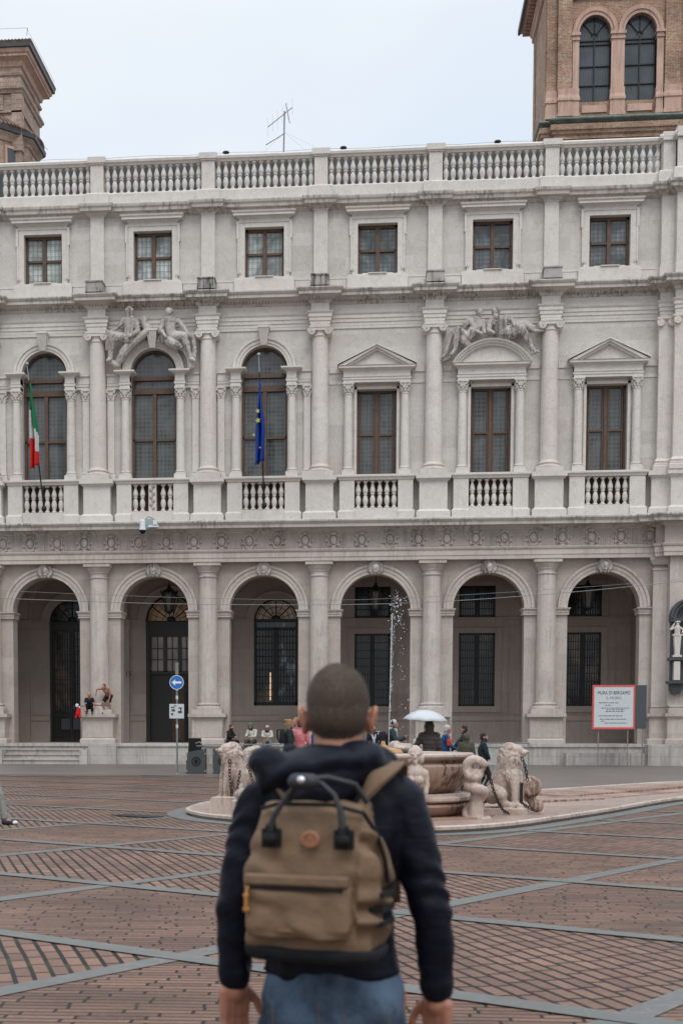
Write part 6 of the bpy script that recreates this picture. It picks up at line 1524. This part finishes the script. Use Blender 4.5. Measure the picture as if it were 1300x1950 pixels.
# head and neck
m.ell((0, 0, 1.615), (.076, .096, .095)); m.ell((0, .01, 1.585), (.073, .09, .085)); m.ell((0, .045, 1.53), (.052, .055, .065)); m.ell((0, .105, 1.585), (.016, .025, .03)); m.ell((0, .085, 1.535), (.028, .015, .01))
m.ell((-.032, .083, 1.61), (.02, .012, .012)); m.ell((.032, .083, 1.61), (.02, .012, .012))
for s in (-1, 1):
    m.ell((s*.083, -.002, 1.575), (.010, .022, .036), (0, s*.25, 0)); m.ell((s*.087, -.012, 1.588), (.008, .014, .020), (0, s*.3, 0)); m.ell((s*.080, .004, 1.548), (.008, .010, .012))
m.limb([(0, -.01, 1.56), (0, -.02, 1.50), (-.01, -.02, 1.42)], [.058, .057, .07], 18)
m.rings([(-.015, -.01, .90, .155, .10, 2.4), (-.01, -.01, 1.1, .135, .095, 2.4), (-.01, -.01, 1.3, .16, .10, 2.4), (-.01, -.01, 1.42, .13, .08, 2.2)], 24)
ARM = {'L': [(-.186, 0, 1.368), (-.247, -.01, 1.12), (-.252, .03, .935)], 'R': [(.153, 0, 1.378), (.230, -.015, 1.10), (.243, .03, .912)]}
for S_, s in (('L', -1), ('R', 1)):
    sh, el, wr = ARM[S_]; m.limb([sh, el, wr], [.05, .042, .028], 14)
    # hand: palm, four fingers of unequal length, thumb
    w = Vector(wr); dn = Vector((s*.02, .10, -1)).normalized(); fw = Vector((-s*.78, .62, 0)).normalized()
    pc = w+dn*.055
    m.limb([tuple(w), tuple(w+dn*.03)], [.028, .030], 12)
    for k in range(4): a = w+dn*.03+fw*(.020*(k-1.5)); b = w+dn*.088+fw*(.019*(k-1.5)); m.limb([tuple(a), tuple(b)], [.0155, .0132], 10)
    for k, L_ in enumerate((.062, .078, .084, .074)):
        a = w+dn*.090+fw*(.0205*(k-1.5)); curl = Vector((-s*.6, -.5, 0)); b = a+dn*L_*.45+curl*.006; c = b+dn*L_*.32+curl*.016; d = c+dn*L_*.22+curl*.022
        m.limb([tuple(a), tuple(b), tuple(c), tuple(d)], [.0100, .0092, .0086, .0078], 8)
    a = w+dn*.028+fw*.030; m.limb([tuple(a), tuple(a+dn*.030+fw*.024-Vector((s*.008, 0, 0))), tuple(a+dn*.062+fw*.030-Vector((s*.014, 0, 0)))], [.014, .0115, .010], 8)
for s in (-1, 1):
    m.limb([(s*.085, 0, .90), (s*.10, .01, .50), (s*.11, -.02, .09)], [.085, .055, .04], 14); m.limb([(s*.11, -.02, .08), (s*.12, .14, .04)], [.04, .035])
fuse(m, 'body', SKIN, MAN, .0052, 1)
ht = NT('cropped_brown_hair'); hp = ht.pos(obj=True); hn = ht.noise(hp, 160, 3, .7); h2 = ht.noise(hp, 14, 3, .5)
sepz = ht.n('ShaderNodeSeparateXYZ'); ht.l(ht.pos(obj=True), sepz.inputs[0])
ht.col(ht.mix(1.0, (.058, .037, .024), ht.ramp(hn, .35, .65, .7, 1.35), 'MULTIPLY')); ht.bump(hn, .35, .002); ht.b.inputs['Roughness'].default_value = .75
m = MB(); m.ell((0, -.004, 1.620), (.0750, .097, .089), nu=24, nv=16); m.ell((0, -.024, 1.588), (.0715, .076, .072), nu=24, nv=16); m.ell((0, -.036, 1.548), (.050, .044, .040), nu=20, nv=12)
hr = fuse(m, 'hair', ht.m, MAN, .0045, 1, .0006, 60)
hb = MB(); rnd = random.Random(9)       # short bristles standing off the scalp
vv = hr.data.vertices; nv_ = len(vv)
for k in range(14000):
    v_ = vv[rnd.randrange(nv_)]; n_ = v_.normal; p = v_.co
    if p.z < 1.53 and rnd.random() < .5: continue
    d_ = (n_+Vector((rnd.uniform(-.5, .5), rnd.uniform(-.5, .5), -.7))).normalized(); L_ = rnd.uniform(.002, .0055); sd = n_.cross(d_).normalized()*.0005
    if sd.length < 1e-6: continue
    hb.add([p-sd, p+sd, p+d_*L_+n_*.001], [(0, 1, 2)])
hb.build('hair_bristles', ht.m, hr)
# jacket
def wrinkle(co):
    arm = abs(co.x+.01) > .165
    w = .0038*sin(co.z*85+co.x*40+co.y*30+9*noise.noise(co*7)) if arm else .0035*sin(co.z*30+co.x*34+6*noise.noise(co*6))
    return w*max(0, .45+1.3*noise.noise(co*4+Vector((3, 1, 2))))
m = MB()
m.rings([(-.012, -.005, .955, .150, .108, 2.5), (-.012, -.005, .965, .166, .116, 2.5), (-.012, -.005, 1.03, .156, .112, 2.5), (-.010, -.005, 1.14, .143, .108, 2.5), (-.015, -.008, 1.24, .158, .114, 2.4), (-.017, -.012, 1.31, .170, .116, 2.3), (-.017, -.012, 1.375, .168, .11, 2.3), (-.015, -.01, 1.425, .135, .09, 2.1), (-.012, -.01, 1.465, .08, .07, 2), (-.010, -.01, 1.50, .062, .062, 2)], 32)
for S_, s in (('L', -1), ('R', 1)):
    sh, el, wr = (Vector(p) for p in ARM[S_])
    m.limb([tuple(sh+Vector((-s*.055, -.01, .022))), tuple(sh), tuple(sh.lerp(el, .5)+Vector((s*.004, 0, 0))), tuple(el), tuple(el.lerp(wr, .5)), tuple(el.lerp(wr, .90))], [.060, .060, .055, .048, .044, .039], 20)
    c = el.lerp(wr, .95); m.limb([tuple(el.lerp(wr, .86)), tuple(c)], [.044, .041], 18)
jk = NT('navy_rain_jacket'); k1 = jk.noise(jk.pos(scale=(1, 1, 2.2), obj=True), 11, 5, .6, 1.2); k2 = jk.noise(jk.pos(obj=True), 420, 2, .5)
jk.col(jk.mix(1.0, (.0062, .0072, .0130), jk.ramp(k1, .3, .7, .7, 1.4), 'MULTIPLY')); jk.bump(k1, .5, .010); jk.b.inputs['Roughness'].default_value = .5; JK = jk.m; JK.node_tree.nodes['Principled BSDF'].inputs['Specular IOR Level'].default_value = .12
fuse(m, 'jacket', JK, MAN, .0075, 2, .003, 18, wrinkle)
m = MB()   # hood lying on the back
m.ell((-.055, -.095, 1.448), (.135, .085, .062), (-.25, -.10, 0), 24, 14); m.ell((-.155, -.07, 1.46), (.055, .085, .048), (0, .3, 0), 16, 10); m.ell((.065, -.05, 1.475), (.07, .085, .045), (0, .25, 0), 16, 10)
m.limb([(-.185, .0, 1.475), (-.165, -.10, 1.475), (-.06, -.155, 1.455), (.05, -.125, 1.47), (.115, -.02, 1.485)], [.028, .034, .032, .028, .026], 14); m.ell((-.05, -.11, 1.395), (.11, .06, .05), (-.2, -.12, 0), 20, 12)
m.limb([(-.11, .03, 1.49), (-.07, .07, 1.485), (0, .085, 1.48), (.07, .06, 1.49), (.10, .0, 1.49)], [.025]*5, 12)
fuse(m, 'hood', JK, MAN, .0075, 2, .006, 12, lambda co: .006*sin(co.x*30-co.z*60+co.y*25+6*noise.noise(co*6)))
# jeans
jt = NT('blue_jeans'); jp = jt.pos(obj=True); jn = jt.noise(jp, 6, 5, .65); jf = jt.noise(jt.pos(scale=(1, 1, 3), obj=True), 240, 2, .5)
jt.col(jt.mix(1.0, jt.mix(jt.ramp(jn, .42, .60), (.010, .018, .034), (.065, .105, .16)), jt.ramp(jf, .3, .7, .8, 1.2), 'MULTIPLY')); jt.bump(jf, .3, .003); jt.b.inputs['Roughness'].default_value = .85
m = MB()
m.rings([(-.010, 0, .995, .150, .105, 2.4), (-.010, -.005, .95, .166, .115, 2.4), (-.010, -.012, .87, .174, .124, 2.3), (-.010, -.01, .80, .170, .115, 2.3)], 30)
for s in (-1, 1):
    m.ell((-.010+s*.082, -.055, .885), (.082, .075, .085)); m.limb([(-.01+s*.090, -.005, .84), (s*.098, .005, .68), (s*.10, .012, .50), (s*.108, -.005, .28), (s*.11, -.015, .11)], [.092, .085, .066, .060, .055], 20)
jo = fuse(m, 'jeans', jt.m, MAN, .010, 2, .005, 9, lambda co: .004*sin(co.z*40+co.x*25+5*noise.noise(co*6)))
m = MB()
for s in (-1, 1):
    x = -.010+s*.082; m.tube([(x-.055, -.133, .915), (x-.052, -.136, .83), (x, -.139, .805), (x+.052, -.136, .83), (x+.055, -.133, .915)], .0009, 4)
m.tube([(-.010, -.121, .955), (-.010, -.118, .86)], .0009, 4); m.build('stitching', plain('ochre_thread', (.16, .10, .05), .8), jo)
for s in (-1, 1):
    m = MB(); m.limb([(s*.11, -.05, .05), (s*.115, .06, .05), (s*.12, .17, .04)], [.048, .05, .042], 14); fuse(m, 'shoe', cloth((.03, .03, .032), .5), MAN, .01, 1)

# backpack on his back
PKc = NT('khaki_canvas'); pp = PKc.pos(obj=True); pn = PKc.noise(pp, 500, 2, .5); p2 = PKc.noise(pp, 9, 4, .6)
PKc.col(PKc.mix(1.0, PKc.mix(PKc.ramp(p2, .3, .7), (.128, .078, .043), (.178, .110, .062)), PKc.ramp(pn, .3, .7, .85, 1.15), 'MULTIPLY')); PKc.bump(p2, .7, .02); PKc.b.inputs['Roughness'].default_value = .8
PK = PKc.m
BP = root('backpack', 'khaki brown canvas backpack with black handles and a front pocket, on the man\'s back', 'backpack', (-.134, 3.110, 1.028), radians(-15)); BP.scale = (1.17, 1.12, 1.04)
W1, W2, H_ = .135, .108, .345
def crease(co):
    side = co.x > .10
    return (.011 if side else .0035)*sin(co.z*(55 if side else 26)+co.y*30+6*noise.noise(co*9))
m = MB()
m.rings([(0, .0, .002, .120, .055, 5), (0, .0, .012, .131, .066, 5), (0, .0, .10, .136, .074, 4.5), (0, .002, .19, .137, .074, 4.5), (0, .006, .27, .122, .064, 4.5), (0, .012, .325, .108, .052, 4.5), (0, .016, .343, .100, .040, 5)], 40)
body = fuse(m, 'bag_body', PK, BP, .005, 2, .003, 12, crease)
m = MB(); m.rings([(0, .0, -.004, .121, .057, 5), (0, .0, .008, .134, .069, 5), (0, .0, .022, .1365, .0735, 5), (0, .0, .030, .1370, .0740, 5)], 40); fuse(m, 'painted_shade_base', BLACK, BP, .005, 2, .002, 14)  # shadow along the bag's bottom painted as a black band
m = MB(); m.rings([(-.012, -.078, .054, .098, .020, 6), (-.012, -.080, .075, .104, .024, 6), (-.012, -.079, .16, .104, .022, 6), (-.012, -.074, .180, .100, .014, 6)], 36)
fp = fuse(m, 'front_pocket', PK, BP, .004, 1, .002, 16, lambda co: .0025*sin(co.x*50+co.z*20+5*noise.noise(co*14)))
m = MB(); m.box(-.116, .092, -.106, -.080, .168, .192); st = 0
fl = m.build('pocket_flap', PKc.m, BP); bv = fl.modifiers.new('b', 'BEVEL'); bv.width = .006; bv.segments = 3
m = MB(); m.box(-.108, .082, -.1045, -.090, .159, .1665); m.build('zip', 'emblem', fp)
m = MB(); m.limb([(-.106, -.105, .162), (-.108, -.108, .145), (-.108, -.107, .115)], [.0035, .0065, .0075], 8, .6); m.build('zip_pull', plain('orange_leather', (.36, .15, .035), .6), fp, True)
m = MB(); m.box(-.045, -.010, -.1045, -.1015, .070, .077); m.build('leather_tag', plain('brown_leather_tag', (.17, .10, .045), .6), fp)
m = MB(); st = 0; m.lathe([(.0185, -.002), (.0185, .002), (.016, .0035)], n=28); m.xf(Matrix.Translation((.010, -.0745, .268)) @ Matrix.Rotation(pi/2-.12, 4, 'X'), 0); lp = m.build('leather_patch', plain('round_leather', (.27, .11, .055), .6), BP, True)
m = MB(); m.tube([(.010+.012*cos(2*pi*k/20), -.0782, .268+.012*sin(2*pi*k/20)) for k in range(20)], .0009, 4, closed=True); m.tube([(.003, -.0785, .262), (.003, -.0785, .274), (.013, -.0785, .262), (.016, -.0785, .274)], .0009, 4); m.build('embossed_ring', plain('dark_leather', (.13, .05, .03), .6), lp)
m = MB(); m.tube([(-.098, -.050, .330), (-.06, -.058, .342), (.05, -.062, .342), (.108, -.050, .325), (.126, -.02, .28), (.138, .0, .22), (.142, .01, .17)], .0045, 6); m.build('top_zip', 'emblem', BP)
RV = plain('steel_rivet', (.75, .75, .76), .25, 1.0, .03)
for sx in (-.066, .078):
    m = MB(); m.limb([(sx, -.083, .292), (sx, -.085, .268)], [.012, .016], 10, .35); m.box(sx-.019, sx+.019, -.086, -.074, .248, .290)
    tb = m.build('handle_tab', 'emblem', BP); bv = tb.modifiers.new('b', 'BEVEL'); bv.width = .003
    for z in (.260, .276): m = MB(); m.ell((sx, -.088, z), (.0068, .003, .0068)); m.build('rivet', RV, tb, True)
HM = plain('dark_webbing_handle', (.016, .018, .021), .6, var=.1)
m = MB(); m.tube([(-.066, -.086, .285), (-.060, -.088, .315), (-.030, -.088, .365), (-.010, -.085, .388), (.01, -.084, .392), (.035, -.084, .388), (.060, -.086, .365), (.074, -.088, .330), (.078, -.086, .285)], [.0085, .0065, .0052, .0052, .0052, .0052, .0052, .0065, .0085], 10); m.build('handle', HM, BP, True)
m = MB(); m.tube([(-.055, -.02, .335), (-.030, -.05, .375), (.0, -.07, .397), (.04, -.06, .400), (.085, -.03, .385), (.105, -.01, .345)], .006, 10); m.build('handle', HM, BP, True)
m = MB(); m.limb([(-.012, -.092, .392), (.016, -.092, .392)], [.018, .018], 12); wr_ = fuse(m, 'handle_wrap', HM, BP, .004, 1); m = MB(); m.ell((.002, -.1105, .396), (.008, .003, .008)); m.build('rivet', RV, wr_, True)
for i, z in enumerate((.150, .118, .088)):
    m = MB(); m.box(.118, .147, -.050, .045, z-.006, z+.006); m.build('side_strap', 'emblem', BP)
# shoulder straps over the jacket
def strap(pts, w, name):
    P_ = [Vector(p) for p in pts]; m = MB(); D_ = []
    for i in range(len(P_)-1):
        for k in range(6):
            f = k/6; p0, p1, p2, p3 = (P_[min(max(i+j, 0), len(P_)-1)] for j in (-1, 0, 1, 2)); D_.append(.5*((2*p1)+(-p0+p2)*f+(2*p0-5*p1+4*p2-p3)*f*f+(-p0+3*p1-3*p2+p3)*f**3))
    D_.append(P_[-1]); vs_ = []
    for i, p in enumerate(D_):
        d = (D_[min(i+1, len(D_)-1)]-D_[max(i-1, 0)]).normalized(); sd = d.cross(Vector((p.x*.3, p.y+.02, p.z-1.30)).normalized()).normalized(); nn = sd.cross(d)
        vs_ += [p+sd*w-nn*.003, p+sd*w*.9+nn*.006, p-sd*w*.9+nn*.006, p-sd*w-nn*.003]
    m.add(vs_, [(i*4+j, i*4+(j+1) % 4, (i+1)*4+(j+1) % 4, (i+1)*4+j) for i in range(len(D_)-1) for j in range(4)]); o = m.build(name, PK, None, True); return o
bpy.context.view_layer.update()
inv = BP.matrix_world.inverted() @ Matrix.Translation((-.092, 3.3, 0))
for pts in ([(.035, -.14, 1.34), (.072, -.15, 1.405), (.110, -.125, 1.455), (.130, -.04, 1.472), (.135, .05, 1.44), (.13, .105, 1.36), (.12, .125, 1.25), (.12, .10, 1.12)], [(-.09, -.13, 1.36), (-.11, -.12, 1.42), (-.125, -.05, 1.475), (-.13, .05, 1.45), (-.125, .11, 1.35), (-.13, .115, 1.2), (-.14, .09, 1.1)]):
    o = strap([inv @ Vector(p) for p in pts], .031, 'shoulder_strap'); o.parent = BP
